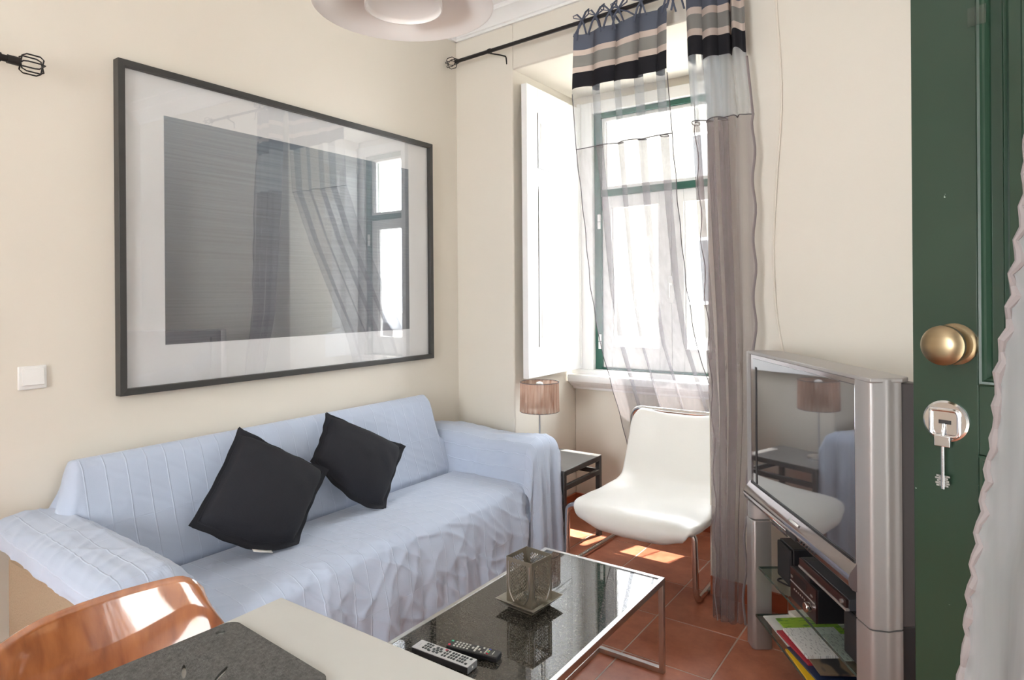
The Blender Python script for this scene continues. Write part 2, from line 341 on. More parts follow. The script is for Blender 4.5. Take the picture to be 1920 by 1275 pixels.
def resample(pts, n):
    pts = [Vector(p) for p in pts]; d = [0]
    for a, b in zip(pts, pts[1:]): d.append(d[-1] + (b-a).length)
    out, j = [], 0
    for i in range(n):
        t = d[-1]*i/(n-1)
        while j < len(d)-2 and d[j+1] < t: j += 1
        k = (t-d[j])/max(1e-9, d[j+1]-d[j]); out.append(pts[j].lerp(pts[j+1], min(1, k)))
    return out, d[-1]

# ------------------------------------------------------------------ the room
CE, SK = 3.0, math.tan(radians(3.5))                        # ceiling height; the window wall is skewed by 3.5 degrees
def yb(x): return 2.98 - (x-.427)*SK                        # front face of the window wall
NL, NR, NRB, NB = .427, 1.54, 1.64, 3.66                    # window niche: left, right (front and back), back plane
XR, YF = 3.45, -2.2
struct(MB().prism([(-.2, YF), (0, YF), (0, 3.2), (-.2, 3.2)], 0, CE).build('wall_left', m_wall))
wb = MB()
wb.prism([(0, yb(0)), (NL, yb(NL)), (NL, NB+.25), (-.2, NB+.25), (-.2, yb(0))], 0, CE)
wb.prism([(NR, yb(NR)), (XR+.25, yb(XR+.25)), (XR+.25, NB+.25), (NRB, NB+.25), (NRB, NB)], 0, CE)
wb.prism([(NL, yb(NL)), (NR, yb(NR)), (NRB, NB), (NL, NB)], 2.612, CE)
wb.prism([(NL, NB), (NRB, NB), (NRB, NB+.25), (NL, NB+.25)], 0, .80)
wb.prism([(NL, NB), (NRB, NB), (NRB, NB+.25), (NL, NB+.25)], 2.56, CE)
struct(wb.build('wall_back', m_wall, bevel=.008))
wr = MB(); DY0, DY1 = .30, 1.27                             # entrance doorway in the right-hand wall
wr.box(XR, XR+.25, YF, DY0, 0, CE).box(XR, XR+.25, DY1, yb(XR), 0, CE).box(XR, XR+.25, DY0, DY1, 2.25, CE)
struct(wr.build('wall_right', m_wall))
wf = MB().box(-.2, 1.3, YF-.2, YF, 0, CE).box(2.2, XR+.25, YF-.2, YF, 0, CE).box(1.3, 2.2, YF-.2, YF, 0, .9).box(1.3, 2.2, YF-.2, YF, 2.3, CE)
struct(wf.build('wall_front', m_wall))
struct(MB().box(-.2, XR+.25, YF-.2, 3.95, CE, CE+.15).build('ceiling', m_ceil))
floor = struct(MB().box(-.2, XR+.25, YF-.2, 3.95, -.12, -.0018).build('floor', m_grout))
TS, TX0, TY0 = .334, 1.087-.334*4, 2.592-.334*15            # each floor tile a piece of its own
tile_meshes = {}
for i in range(0, 15):
    for j in range(0, 19):
        x0, x1 = max(TX0+i*TS, 0), min(TX0+(i+1)*TS, XR); y0, y1 = max(TY0+j*TS, YF), min(TY0+(j+1)*TS, NB)
        if x1-x0 < .02 or y1-y0 < .02: continue
        cxm, cym = (x0+x1)/2, (y0+y1)/2
        if cym > 3.2 and not (.3 < cxm < 1.8): continue
        key = (round(x1-x0, 3), round(y1-y0, 3))
        if key not in tile_meshes:
            hx, hy = key[0]/2-.0025, key[1]/2-.0025
            t = MB().box(-hx, hx, -hy, hy, -.006, 0).build('tile', m_tile, floor, bevel=.002); tile_meshes[key] = t
        else:
            t = tile_meshes[key].copy(); COL.objects.link(t)
        t.location = (cxm, cym, random.uniform(-.0008, .0004)); t.rotation_euler = (random.uniform(-.001, .001), random.uniform(-.001, .001), 0)
def baseboard(name, a, b, inset=.012, h=.085):
    a, b = Vector(a), Vector(b); d = (b-a).normalized(); nrm = Vector((d.y, -d.x)); L = (b-a).length
    root = struct(MB().add([(*(a), 0), (*(b), 0), (*(b+nrm*inset*.7), 0), (*(a+nrm*inset*.7), 0), (*a, h-.006), (*b, h-.006), (*(b+nrm*inset*.7), h-.006), (*(a+nrm*inset*.7), h-.006)],
        [(0, 1, 2, 3), (4, 7, 6, 5), (0, 4, 5, 1), (1, 5, 6, 2), (2, 6, 7, 3), (3, 7, 4, 0)]).build(name, m_grout))
    k = 0
    while k*TS < L:
        p, q = a + d*(k*TS+.0015), a + d*(min(L, (k+1)*TS)-.0015); k += 1
        if (q-p).length < .01: break
        MB().prism([tuple(p), tuple(q), tuple(q+nrm*inset), tuple(p+nrm*inset)], 0.001, h).build('tile', m_terra, root, bevel=.003)
baseboard('baseboard_back', (NR+.005, yb(NR)), (XR, yb(XR))); baseboard('baseboard_niche', (NL, NB), (NRB, NB)); baseboard('baseboard_reveal', (NL, yb(NL)), (NL, NB))
baseboard('baseboard_left', (0, YF), (0, yb(0)))
# cornice round the ceiling
def cornice(name, pts_a, pts_b):
    pr = [(0, 2.866), (.014, 2.866), (.014, 2.880), (.022, 2.884), (.030, 2.900), (.050, 2.925), (.078, 2.940), (.085, 2.950), (.085, 2.962), (.105, 2.966), (.130, 2.980), (.165, 2.986), (.165, 3.0), (0, 3.0)]
    vs, n = [], len(pr)
    for (p, nrm) in (pts_a, pts_b): vs += [(p[0]+nrm[0]*d, p[1]+nrm[1]*d, z) for d, z in pr]
    return struct(MB().add(vs, [tuple(range(n))[::-1], tuple(range(n, 2*n))] + [(i, (i+1) % n, n+(i+1) % n, n+i) for i in range(n)]).build(name, m_white, smooth=25))
nb = Vector((-sin(radians(3.5)), -cos(radians(3.5))))
cornice('trim_1', ((0, yb(0)), (0, -1)), ((XR, yb(XR)), nb)); cornice('trim_2', ((0, YF), (1, 0)), ((0, yb(0)), (1, 0)))

# ------------------------------------------------------------------ the window: sill, casing, green frame, sashes, shutters
win = struct(bpy.data.objects.new('window_1', None)); COL.objects.link(win)
X0, X1, Z0, Z1 = .577, 1.553, .885, 2.49
c = MB(); c.box(.487, X0, NB-.03, NB+.10, .86, 2.56).box(X1, NRB, NB-.03, NB+.10, .86, 2.56).box(X0, X1, NB-.03, NB+.10, Z1, 2.56)
c.box(.478, .50, NB-.045, NB-.03, .86, 2.56); c.build('casing', m_white, win, bevel=.004)
sl = MB(); sl.extrude([(NB+.1, .80), (NB-.085, .80), (NB-.10, .812), (NB-.105, .835), (NB-.10, .853), (NB-.05, .857), (NB-.05, .885), (NB+.1, .885)], NL+.004, NRB-.02, 'x')
sl.extrude([(NB, .756), (NB-.03, .756), (NB-.035, .772), (NB-.055, .778), (NB-.085, .80), (NB, .80)], NL+.004, NRB-.02, 'x'); sl.build('sill', m_white, win, bevel=.003)
g = MB(); GW = .045
g.box(X0, X0+GW, NB+.0, NB+.10, Z0, Z1).box(X1-GW, X1, NB, NB+.10, Z0, Z1).box(X0+GW, X1-GW, NB, NB+.10, Z1-.03, Z1).box(X0+GW, X1-GW, NB, NB+.10, Z0, Z0+.012)
g.build('fixed_frame', m_green, win, bevel=.003)
box('transom_bar', m_green, win, X0+GW, X1-GW, NB, NB+.10, 1.968, 2.008, bevel=.003)
def sash(x0, x1, z0, z1, lw, rw, tw, bw, name='sash', yy=NB+.02):
    s = MB(); s.box(x0, x0+lw, yy, yy+.045, z0, z1).box(x1-rw, x1, yy, yy+.045, z0, z1).box(x0+lw, x1-rw, yy, yy+.045, z1-tw, z1).box(x0+lw, x1-rw, yy, yy+.045, z0, z0+bw)
    s.box(x0+lw, x0+lw+.012, yy+.012, yy+.04, z0+bw, z1-tw).box(x1-rw-.012, x1-rw, yy+.012, yy+.04, z0+bw, z1-tw)
    o = s.build(name, m_white, win, bevel=.003)
    MB().box(x0+lw, x1-rw, yy+.02, yy+.025, z0+bw, z1-tw).build('pane', m_glass, o)
    return o
XM = 1.072
sash(X0+GW, X1-GW, 2.008, Z1-.03, .022, .022, .022, .022)
s1 = sash(X0+GW, XM, Z0+.012, 1.968, .062, .075, .075, .135); s2 = sash(XM+.002, X1-GW, Z0+.012, 1.968, .075, .062, .075, .135)
hd = MB().box(XM-.012, XM+.016, NB+.005, NB+.02, 1.30, 1.46).box(XM-.004, XM+.008, NB-.03, NB+.01, 1.405, 1.42).box(XM-.004, XM+.008, NB-.036, NB-.024, 1.33, 1.42)
hd.build('handle', m_plastic_white, s1, bevel=.003)
for s_, x in ((s1, X0+GW-.010), (s2, X1-GW+.010)):
    for z in (1.81, 1.06): MB().tube([(x, NB-.006, z-.045), (x, NB-.006, z-.002)], .010, 10).tube([(x, NB-.006, z+.002), (x, NB-.006, z+.045)], .010, 10).build('hinge', m_plastic_white, s_)
def shutter(hx, hy, fx, fy):
    d = Vector((fx-hx, fy-hy)); L = d.length; ang = math.atan2(d.y, d.x)
    s = bpy.data.objects.new('shutter', None); COL.objects.link(s); s.parent = win; s.location = (hx, hy, 0); s.rotation_euler.z = ang
    z0, z1 = .888, 2.53; T = .018; m = MB()
    pan = [(.135, L-.115, 1.06, 1.97), (.135, L-.115, 2.075, 2.39)]
    m.box(0, .135, -T, T, z0, z1).box(L-.115, L, -T, T, z0, z1).box(.135, L-.115, -T, T, z0, 1.06).box(.135, L-.115, -T, T, 1.97, 2.075).box(.135, L-.115, -T, T, 2.39, z1)
    m.build('leaf', m_white, s, bevel=.002)
    for (a, b, c_, e) in pan:
        p = MB().box(a, b, -.005, .005, c_, e)
        for sg in (-1, 1):                                  # raised moulding round each panel and a raised field
            fr = [(a, c_), (b, c_), (b, e), (a, e)]
            for (w0, h0, w1, h1) in ((0, .022, .020, .013), (.020, .013, .045, .005)):
                o_ = [(x+(w0 if x == a else -w0), sg*h0, z+(w0 if z == c_ else -w0)) for x, z in fr]; i_ = [(x+(w1 if x == a else -w1), sg*h1, z+(w1 if z == c_ else -w1)) for x, z in fr]
                p.add(o_+i_, [(k, (k+1) % 4, 4+(k+1) % 4, 4+k) for k in range(4)])
            q = [(x+(.055 if x == a else -.055), sg*.011, z+(.055 if z == c_ else -.055)) for x, z in fr]; q2 = [(x+(.045 if x == a else -.045), sg*.005, z+(.045 if z == c_ else -.045)) for x, z in fr]
            p.add(q2+q, [(k, (k+1) % 4, 4+(k+1) % 4, 4+k) for k in range(4)] + [(4, 5, 6, 7)])
        p.build('panel', m_white, s, smooth=20)
    h = MB()
    for z in (1.08, 1.75, 2.38): h.tube([(0, -.022, z-.03), (0, -.022, z+.03)], .008, 8)
    h.build('hinge', m_white, s)
shutter(.478, NB-.045, .49, 3.0); shutter(NRB-.02, NB-.05, 1.595, 3.02)

# ------------------------------------------------------------------ framed print on the left wall
pf = thing('framed_print', 'large framed dark abstract print with wide white mat above the blue sofa', 'picture', (0, 1.918, 1.605))
W2, H2, fw = .828, .602, .024
fr = MB()
for (a, b) in (((-W2, -H2), (W2, -H2)), ((W2, -H2), (W2, H2)), ((W2, H2), (-W2, H2)), ((-W2, H2), (-W2, -H2))):
    ia = (a[0]-math.copysign(fw, a[0]), a[1]-math.copysign(fw, a[1])); ib = (b[0]-math.copysign(fw, b[0]), b[1]-math.copysign(fw, b[1]))
    vs = [(x, p[0], p[1]) for x in (.002, .040) for p in (a, b, ib, ia)]
    fr.add(vs, [(0, 3, 2, 1), (4, 5, 6, 7), (0, 1, 5, 4), (2, 3, 7, 6), (0, 4, 7, 3), (1, 2, 6, 5)])
fr.build('frame', m_dgrey, pf, bevel=.0015)
MB().box(.008, .018, -W2+fw, W2-fw, -H2+fw, H2-fw).build('mat_board', m_mat_board, pf)
MB().box(.018, .0195, -.658, .653, -.430, .436).build('print', m_print, pf)
MB().box(.022, .0245, -W2+fw, W2-fw, -H2+fw, H2-fw).build('glass', glass_mat('picture_glass', (1, 1, 1), .13), pf)

# ------------------------------------------------------------------ light switch
sw = thing('light_switch', 'white square light switch on the cream wall beneath the short black rod end', 'switch', (0, .837, 1.1))
MB().box(0, .009, -.04, .04, -.042, .034).build('plate', m_plastic_white, sw, bevel=.003)
MB().add([(.009, -.031, -.028), (.009, .031, -.028), (.009, .031, .026), (.009, -.031, .026), (.018, -.031, -.028), (.018, .031, -.028), (.012, .031, .026), (.012, -.031, .026)],
    [(0, 3, 2, 1), (4, 5, 6, 7), (0, 1, 5, 4), (1, 2, 6, 5), (2, 3, 7, 6), (3, 0, 4, 7)]).build('rocker', m_plastic_white, sw, bevel=.0015)

# ------------------------------------------------------------------ curtain rods
def finial(parent, p, d, size=.045):
    d = Vector(d).normalized(); u = Vector((0, 0, 1)).cross(d).normalized(); v = d.cross(u); p = Vector(p); m = MB()
    for k in range(3):
        a = pi*k/3; e = u*cos(a) + v*sin(a); h = size*.62
        c_ = [p + e*h*.75, p + e*h + d*size*.22, p + e*h + d*size*.95, p + e*h*.75 + d*size*1.17, p - e*h*.75 + d*size*1.17, p - e*h + d*size*.95, p - e*h + d*size*.22, p - e*h*.75]
        m.tube(c_, .0024, 6, closed=True)
    m.tube([p - d*.02, p - d*.004, p], [.0135, .0135, .006], 12); m.build('finial', m_blackiron, parent)
rod = thing('curtain_rod', 'long black iron curtain rod with a wire cage finial above the window', 'curtain rod')
def rp(x, dz=0): return Vector((x, yb(x)-.09, 2.712+dz))
MB().tube([rp(.075), rp(1.4)], .0105, 14).tube([rp(1.35), rp(2.3)], .0085, 14).build('pole', m_blackiron, rod)
finial(rod, rp(.072), rp(0)-rp(1), .05); finial(rod, rp(2.31), rp(1)-rp(0), .05)
for x in (.335, 2.1):
    br = MB(); b = rp(x)
    br.tube(arc([b+Vector((0, 0, -.013)), b+Vector((.03, .045, -.014)), b+Vector((.05, .083, -.016)), b+Vector((.052, .088, -.06))], .01), .0042, 8)
    br.tube([b+Vector((-.012, 0, 0)), b+Vector((-.004, 0, 0)), b+Vector((.006, 0, 0))], [.0135, .0145, .0135], 12)
    br.build('bracket', m_blackiron, rod)
rod2 = thing('curtain_rod', 'end of a short black rod with cage finial on the wall left of the print', 'curtain rod')
MB().tube([(.08, -.7, 2.1), (.08, .755, 2.093)], .0105, 14).tube([(.08, .715, 2.0935), (.08, .735, 2.093)], .0145, 14).tube([(.08, .752, 2.093), (.08, .782, 2.092)], .0135, 14).build('pole', m_blackiron, rod2)
finial(rod2, (.08, .787, 2.0925), (0, 1, -.02), .05)
MB().tube([(.004, .1, 2.06), (.004, .1, 2.09), (.08, .1, 2.083)], .004, 8).build('bracket', m_blackiron, rod2)
# white cable on the right part of the window wall
cb = MB().tube(arc([(x, yb(x)-.006, z) for x, z in [(1.835, 2.866), (1.846, 2.591), (1.863, 2.36), (1.869, 2.136), (1.842, 1.80), (1.827, 1.51), (1.838, 1.26), (1.866, 1.11), (1.93, .75), (1.96, .3)]], .1), .0042, 8)
tag(cb.build('cable', m_cable), 'thin cream cable hanging down the wall beside the gathered curtain', 'cable')

# ------------------------------------------------------------------ curtains
def curtain(name, label, keys, zcuts, nu, amp, pleats, seed, mats, ties, phase=0.0, over=1.0, loose=2.0, hem=.0022):
    """keys: (z, (xl, yl, xr, yr)) from the top down; zcuts: top, header end, seam, bottom"""
    root = thing(name, label, 'curtain', (0, 0, 0), 0, 'window curtains')
    kz = sorted([(-z, v) for z, v in keys])
    rnd = random.Random(seed); ph = [rnd.uniform(0, 6.28) for _ in range(6)]
    def point(u, z):
        xl, yl, xr, yr = interp(kz, -z); k = (zcuts[0]-z)/(zcuts[0]-zcuts[3])
        g = u + .028*sin(2*pi*pleats*.5*u+ph[0]) + .02*sin(2*pi*u*1.5+ph[1]+k*1.5)
        a = amp*(1-.35*k)
        fold = sin(2*pi*pleats*(g)+ph[2]+phase) + .5*sin(2*pi*pleats*1.7*g+ph[3]+k*2.2)
        shear = over*cos(2*pi*pleats*g+ph[2]+phase)*(1-.8*smooth((u-loose)/.15)); a *= 1-.6*smooth((u-loose)/.15)
        x, y = lerp(xl, xr, g), lerp(yl, yr, g)
        return Vector((x + a*shear, y + a*fold, z))
    def sag(u): return -.022*abs(sin(pi*u*max(1, len(ties)-1)))
    def patch(pname, z0, z1, nv, mat, header=False):
        rows, uvs = [], []
        for i in range(nv+1):
            t = i/nv; z = lerp(z0, z1, t); r_, q_ = [], []
            for j in range(nu+1):
                u = j/nu; dz = (sag(u)*(1-t) if header else 0) + (.012*sin(2*pi*u*pleats*.7+ph[5])*(t if header else 1) if z > zcuts[2]+.001 else 0)
                p = point(u, z); p.z += dz; r_.append(p); q_.append((u, 1-t))
            rows.append(r_); uvs.append(q_)
        return MB().grid(rows, uvs).build(pname, mat, root, smooth=180), rows
    h, hrows = patch('header', zcuts[0], zcuts[1], 12, mats[0], True)
    s, srows = patch('sheer_upper', zcuts[1], zcuts[2], 16, mats[1])
    l, lrows = patch('sheer_lower', zcuts[2], zcuts[3], 60, mats[2])
    MB().tube([p + Vector((0, -.001, 0)) for p in lrows[0]], .0022, 5).build('seam', m_thread, root)
    for jj in (0, nu): MB().tube([r[jj] for r in srows[1:]] + [r[jj] + Vector((.004*sin(i*.9+seed)*hem/.004, 0, 0)) for i, r in enumerate(lrows[1:])], hem if jj else .0022, 6, flat=.5).build('hem', m_hem if hem > .004 else m_thread, root)
    for k, x in enumerate(ties):
        u = k/max(1, len(ties)-1); p0 = hrows[0][round(u*nu)]; q = rp(x); m = MB(); s_ = 1 if k % 2 else -1
        ring = [q + Vector((.004*sin(a), .0135*cos(a), .0135*sin(a))) for a in [2*pi*i/10 for i in range(10)]]
        m.tube(ring, .0042, 6, closed=True); m.tube([p0 + Vector((0, 0, -.02)), p0.lerp(q, .6), q + Vector((0, -.013, -.004))], .0055, 6, flat=.5)
        kn = q + Vector((0, -.017, .002))
        for sg in (-1, 1):
            lx = (.045 if sg == s_ else .036)
            m.tube([kn, kn+Vector((sg*lx*.6, -.006, .030)), kn+Vector((sg*lx*1.1, -.006, .034+.008*sg)), kn+Vector((sg*lx, -.006, .016)), kn], .0050, 6, flat=.5)
            m.tube([kn, kn+Vector((sg*.014, -.012, -.03)), kn+Vector((sg*(.026+.01*rnd.random()), -.012, -.075-.03*rnd.random()))], .0050, 6, flat=.5)
        m.lathe([(0, -.006), (.006, -.003), (.006, .003), (0, .006)], tuple(kn), 8); m.build('tie', m_tie, root)
    return root
curtain('sheer_curtain', 'left sheer curtain sweeping down behind the white chair, striped header tied to the rod', [
    (2.68, (.925, 2.862, 1.40, 2.832)), (2.38, (.911, 2.86, 1.388, 2.835)), (2.09, (.918, 2.88, 1.395, 2.86)), (1.75, (.892, 3.0, 1.37, 2.98)), (1.40, (.842, 3.15, 1.345, 3.13)),
    (1.09, (.815, 3.3, 1.338, 3.28)), (.83, (.825, 3.42, 1.377, 3.40)), (.60, (.85, 3.5, 1.42, 3.48)), (.33, (.90, 3.53, 1.44, 3.52))],
    (2.665, 2.375, 2.085, .34), 110, .022, 4.2, 3, (m_header, m_sheer_top, m_sheer_low), [.948, 1.025, 1.105, 1.151, 1.269, 1.41], over=2.1)
curtain('sheer_curtain', 'right sheer curtain gathered in thick mauve folds beside the silver television', [
    (2.70, (1.49, 2.80, 1.745, 2.785)), (2.38, (1.497, 2.80, 1.755, 2.785)), (2.10, (1.511, 2.80, 1.782, 2.782)), (1.60, (1.545, 2.79, 1.785, 2.775)), (1.24, (1.572, 2.785, 1.785, 2.77)),
    (.85, (1.612, 2.73, 1.788, 2.715)), (.45, (1.632, 2.69, 1.765, 2.69)), (.02, (1.636, 2.685, 1.756, 2.685))],
    (2.69, 2.375, 2.10, .015), 130, .034, 4.6, 11, (m_header, m_sheer_top2, m_sheer_low2), [1.45, 1.53, 1.58, 1.64, 1.72], over=.95, loose=.62, hem=.006)

# ------------------------------------------------------------------ sofa under its throw
sofa = thing('sofa', 'tan upholstered three seat sofa standing under a blue throw', 'sofa', (0, 0, 0))
def cushy(name, x0, x1, y0, y1, z0, z1, bev): return MB().box(x0, x1, y0, y1, z0, z1).build(name, m_tan, sofa, bevel=bev)
cushy('base', .06, .73, .73, 2.86, .03, .25, .02)
cushy('armrest', .12, .745, .725, .915, .05, .60, .03); cushy('armrest', .06, .74, 2.655, 2.86, .05, .59, .03)
MB().extrude([(.05, .25), (.25, .25), (.22, .40), (.12, .77), (.06, .77)], .95, 2.58, 'y').build('backrest', m_tan, sofa, bevel=.02)
cushy('seat_cushion', .255, .70, .94, 1.78, .25, .395, .04); cushy('seat_cushion', .255, .70, 1.785, 2.635, .25, .395, .04)
for x in (.13, .68):
    for y in (.79, 2.79): MB().lathe([(0, 0), (.02, 0), (.025, .04), (0, .04)], (x, y, 0), 12).build('foot', m_black, sofa)

def nz(p, s, seed=0): return noise.noise(Vector((p[0]*s+seed, p[1]*s+seed*.7, p[2]*s-seed*.3)))
tm = MB()
def crease(p, u, amp):                                       # linen wrinkles: long soft ridges at slanted angles
    a = u[0]*5 + u[1]*3.2; b = u[0]*-4 + u[1]*6
    r1 = 1-abs(noise.noise(Vector((a*1.6, b*.45, 1.7))))*2.2; r2 = 1-abs(noise.noise(Vector((a*.6+9, b*2.1, 4.1))))*2.2
    return amp*(max(0, r1)**3*.6 + max(0, r2)**4*.5 + .5*noise.noise(Vector((u[0]*7, u[1]*7, 2))))
prof = [(.035, 0, .50), (.04, 0, .70), (.055, 0, .79), (.085, 0, .822), (.12, 0, .826), (.150, 0, .800), (.172, 0, .74), (.215, 0, .60), (.256, 0, .49), (.272, 0, .452), (.266, 0, .425), (.270, 0, .408), (.276, 0, .410), (.282, 0, .434), (.31, 0, .442), (.45, 0, .444), (.62, 0, .444), (.70, 0, .440), (.742, 0, .418), (.762, 0, .365), (.775, 0, .28), (.782, 0, .15), (.79, 0, .02)]
P, plen = resample(arc([Vector(p) for p in prof], .012, 3), 260)
rows, uvs = [], []
NY = 190
for i, p in enumerate(P):
    s_ = plen*i/(len(P)-1); r_, q_ = [], []
    for j in range(NY+1):
        y = lerp(.85, 2.66, j/NY); x, z = p.x, p.z
        kl, kr = smooth((.912-y)/.07), smooth((y-2.575)/.06)
        if s_ < .95:
            k = max(kl, kr*1.0); drop = (z-.60)*.95*k
            if z > .60: z -= drop; x = lerp(x, x*.85, k) + kl*(1-kl)*4*.016*sin(s_*34+y*40); y += kl*.02*sin(s_*26)
        u = (y, s_); seatpos = smooth((p.x-.30)/.06)*smooth((z-.40)/.02)
        front = smooth((p.x-.70)/.06)
        amp = .0035 + .010*front + .002*seatpos
        d = crease((x, y, z), u, amp)
        fold = front*(.009*sin(y*23+1.5*sin(y*5)) + .006*sin(y*61+2*sin(y*9)))*smooth((.40-z)/.22)
        if z < .09: fold *= 1.3
        nx, nzv = (1, 0) if front > .5 or s_ < .95 else (0, 1)
        x += (d + fold)*(.9 if nx else .1); z += d*(1 if nzv else .15)
        z = max(z, .012)
        r_.append((x, y, z)); q_.append(u)
    rows.append(r_); uvs.append(q_)
tm.grid(rows, uvs)
def arm(ts, x0, x1, hx, nq=90, seed=0, endz=lambda t: .02, flare=.02, u0=0, yflare=None):
    """ts: list of (y, z) across the arm; the cloth runs from x0 to x1 and falls over the front."""
    T, tl = resample([(0, a, b) for a, b in ts], 90); rows, uvs = [], []
    for i in range(nq+1):
        q = i/nq; r_, v_ = [], []
        for j, t in enumerate(T):
            k = j/(len(T)-1); top = t.z + hx(q)*smooth((t.z-.45)/.1); L1 = x1-x0; rad = .05; fall = max(.02, top-endz(k)); tot = L1 + fall; dd = q*tot
            if dd < L1-rad: x, z = x0+dd, top
            elif dd < L1+rad*.6:
                a = (dd-(L1-rad))/(rad*1.6)*pi/2; x, z = x1-rad+rad*sin(a), top-rad*(1-cos(a))
            else:
                g = (dd-(L1+rad*.6))/max(.01, tot-(L1+rad*.6)); x = x1+flare*g; z = lerp(top-rad, endz(k), g)
            y = t.y
            u = (u0 + k*tl + 3, dd+seed); inner = 1 if t.z < .60 else 0
            d = crease((x, y, z), u, .009); f = smooth((dd-L1)/.1)
            w_ = f*(.012*sin(y*70+seed) + .008*sin(y*33+1))*smooth((top-z)/.25)
            x += (d*.6+w_)*(f); z += d*(.9 if not f else .1)*(0 if k > .97 else 1)
            y += d*.9*inner*(1 if k < .5 else -1) + (yflare(k, top-z) if yflare else 0)
            r_.append((x, y, max(.012, z))); v_.append(u)
        rows.append(r_); uvs.append(v_)
    tm.grid(rows, uvs)
arm([(2.585, .40), (2.600, .50), (2.615, .58), (2.645, .618), (2.70, .635), (2.80, .632), (2.850, .615), (2.872, .56), (2.882, .35), (2.89, .16), (2.90, .02)], .045, .785, lambda q: .012*(1-q)+.006*sin(q*14), seed=5, flare=.025,
    yflare=lambda k, h: .02*smooth((h-.1)/.4)*smooth((k-.5)/.3))
arm([(1.075, .40), (1.0, .50), (.962, .575), (.935, .615), (.89, .642), (.80, .652), (.745, .645), (.714, .628), (.707, .608), (.706, .590)], .045, .775, lambda q: .025*(1-q)-.02*q, seed=2,
    endz=lambda k: lerp(.05, .56, smooth((k-.45)/.3)), flare=.012)
throw = tag(tm.build('sofa_throw', m_throw, smooth=180), 'pale blue ribbed cotton throw draped over the whole sofa', 'throw')

# black cushions
def pillow(name, label, q, thick, tagpos=None):
    root = thing(name, label, 'cushion', (0, 0, 0), 0, 'black cushions on the sofa')
    q = [Vector(p) for p in q]; c0 = sum(q, Vector())/4; nrm = (q[2]-q[0]).cross(q[3]-q[1]).normalized()
    if nrm.x < 0: nrm = -nrm
    dn = ((q[2]+q[3])/2 - c0).normalized()
    def pos(u, v, sg):
        b = q[0]*(1-u)*(1-v)/4 + q[1]*(1+u)*(1-v)/4 + q[2]*(1+u)*(1+v)/4 + q[3]*(1-u)*(1+v)/4
        pin = .055*((1-u*u)*abs(v)**3*(v < 0) + (1-v*v)*abs(u)**3); b = b.lerp(c0, pin)
        if v > 0: b = b + dn*(.042*(1-u*u)*(1+.55*u)*v*v)
        e = max(0, (1-(u/.9)**2))*max(0, (1-(v/.9)**2)) if abs(u) < .9 and abs(v) < .9 else 0
        h = thick*e**.42*(1 if sg > 0 else .55); edge = max(abs(u), abs(v)) > .9
        wob = .0035*sin(u*13+v*3)*(abs(v) > .85) + .0035*sin(v*12+u*2)*(abs(u) > .85) + .006*noise.noise(Vector((u*3, v*3, thick*50)))*e**.3
        return b + nrm*(sg*(h + (.004 if edge else .0005)) + wob)
    n = 40; ax = [-1+2*i/n for i in range(n+1)]; m = MB()
    m.grid([[pos(u, v, 1) for u in ax] for v in ax]); m.grid([[pos(u, v, -1) for u in ax] for v in ax])
    m.build('cover', m_blackcloth, root, smooth=180)
    pipe = [pos(t, -.9, 1) for t in ax[2:-2]] + [pos(.9, t, 1) for t in ax[2:-2]] + [pos(-t, .9, 1) for t in ax[2:-2]] + [pos(-.9, -t, 1) for t in ax[2:-2]]
    MB().tube(pipe, .0045, 6, closed=True).build('piping', m_blackcloth, root)
    if tagpos:
        a = pos(tagpos[0], 1.0, 1); b_ = pos(tagpos[1], 1.0, 1); o = (nrm*.5+Vector((0, 0, -.6))).normalized()*.012
        MB().grid([[a, b_], [a+o, b_+o]]).build('care_tag', m_paper, root, solid=.001)
    return root
pillow('cushion', 'black square cushion with flanged edge, nearer the wooden chair back, white care tag showing', [(.265, 1.405, .868), (.385, 1.722, .652), (.500, 1.487, .452), (.405, 1.135, .606)], .098, (.2, .55))
pillow('cushion', 'black square cushion leaning further along the sofa, partly behind the tagged one', [(.245, 1.825, .858), (.345, 2.200, .650), (.455, 1.962, .444), (.325, 1.680, .69)], .09)

# ------------------------------------------------------------------ side table with lamp
st = thing('side_table', 'raw black steel side table standing between sofa arm and niche', 'side table')
sx0, sx1, sy0, sy1, sz = .468, .806, 2.872, 3.288, .452
box('table_top', m_rawtop, st, sx0, sx1, sy0, sy1, sz-.004, sz, bevel=.001)
for (x, y) in ((sx0, sy0), (sx1-.026, sy0), (sx1-.026, sy1-.026), (sx0, sy1-.026)): box('leg', m_rawsteel, st, x, x+.026, y, y+.026, 0, sz-.004, bevel=.0015)
for z0 in (sz-.030, sz-.105):
    for y in (sy0, sy1-.022): box('rail', m_rawsteel, st, sx0+.026, sx1-.026, y+.002, y+.022, z0, z0+.026, bevel=.0015)
    for x in (sx0, sx1-.022): box('rail', m_rawsteel, st, x+.002, x+.022, sy0+.026, sy1-.026, z0, z0+.026, bevel=.0015)
tl = thing('table_lamp', 'small table lamp with pleated brown organza drum shade on the steel table', 'lamp', (.588, 2.985, sz))
MB().lathe([(0, 0), (.058, 0), (.060, .006), (.058, .012), (.012, .016), (0, .016)], n=32).build('base', m_chrome, tl)
MB().tube([(0, 0, .015), (0, 0, .33)], .0048, 10).build('pole', m_steel, tl)
sh = MB(); NP = 120; rows, uvs = [], []
for i in range(9):
    t = i/8; rr = lerp(.104, .107, t)
    rows.append([((rr + .0016*sin(k*2*pi*30/NP)) * cos(2*pi*k/NP), (rr + .0016*sin(k*2*pi*30/NP)) * sin(2*pi*k/NP), lerp(.428, .270, t)) for k in range(NP+1)]); uvs.append([(k/NP, t) for k in range(NP+1)])
shade = sh.grid(rows, uvs).build('lamp_shade', m_shade, tl, smooth=180)
rg = MB()
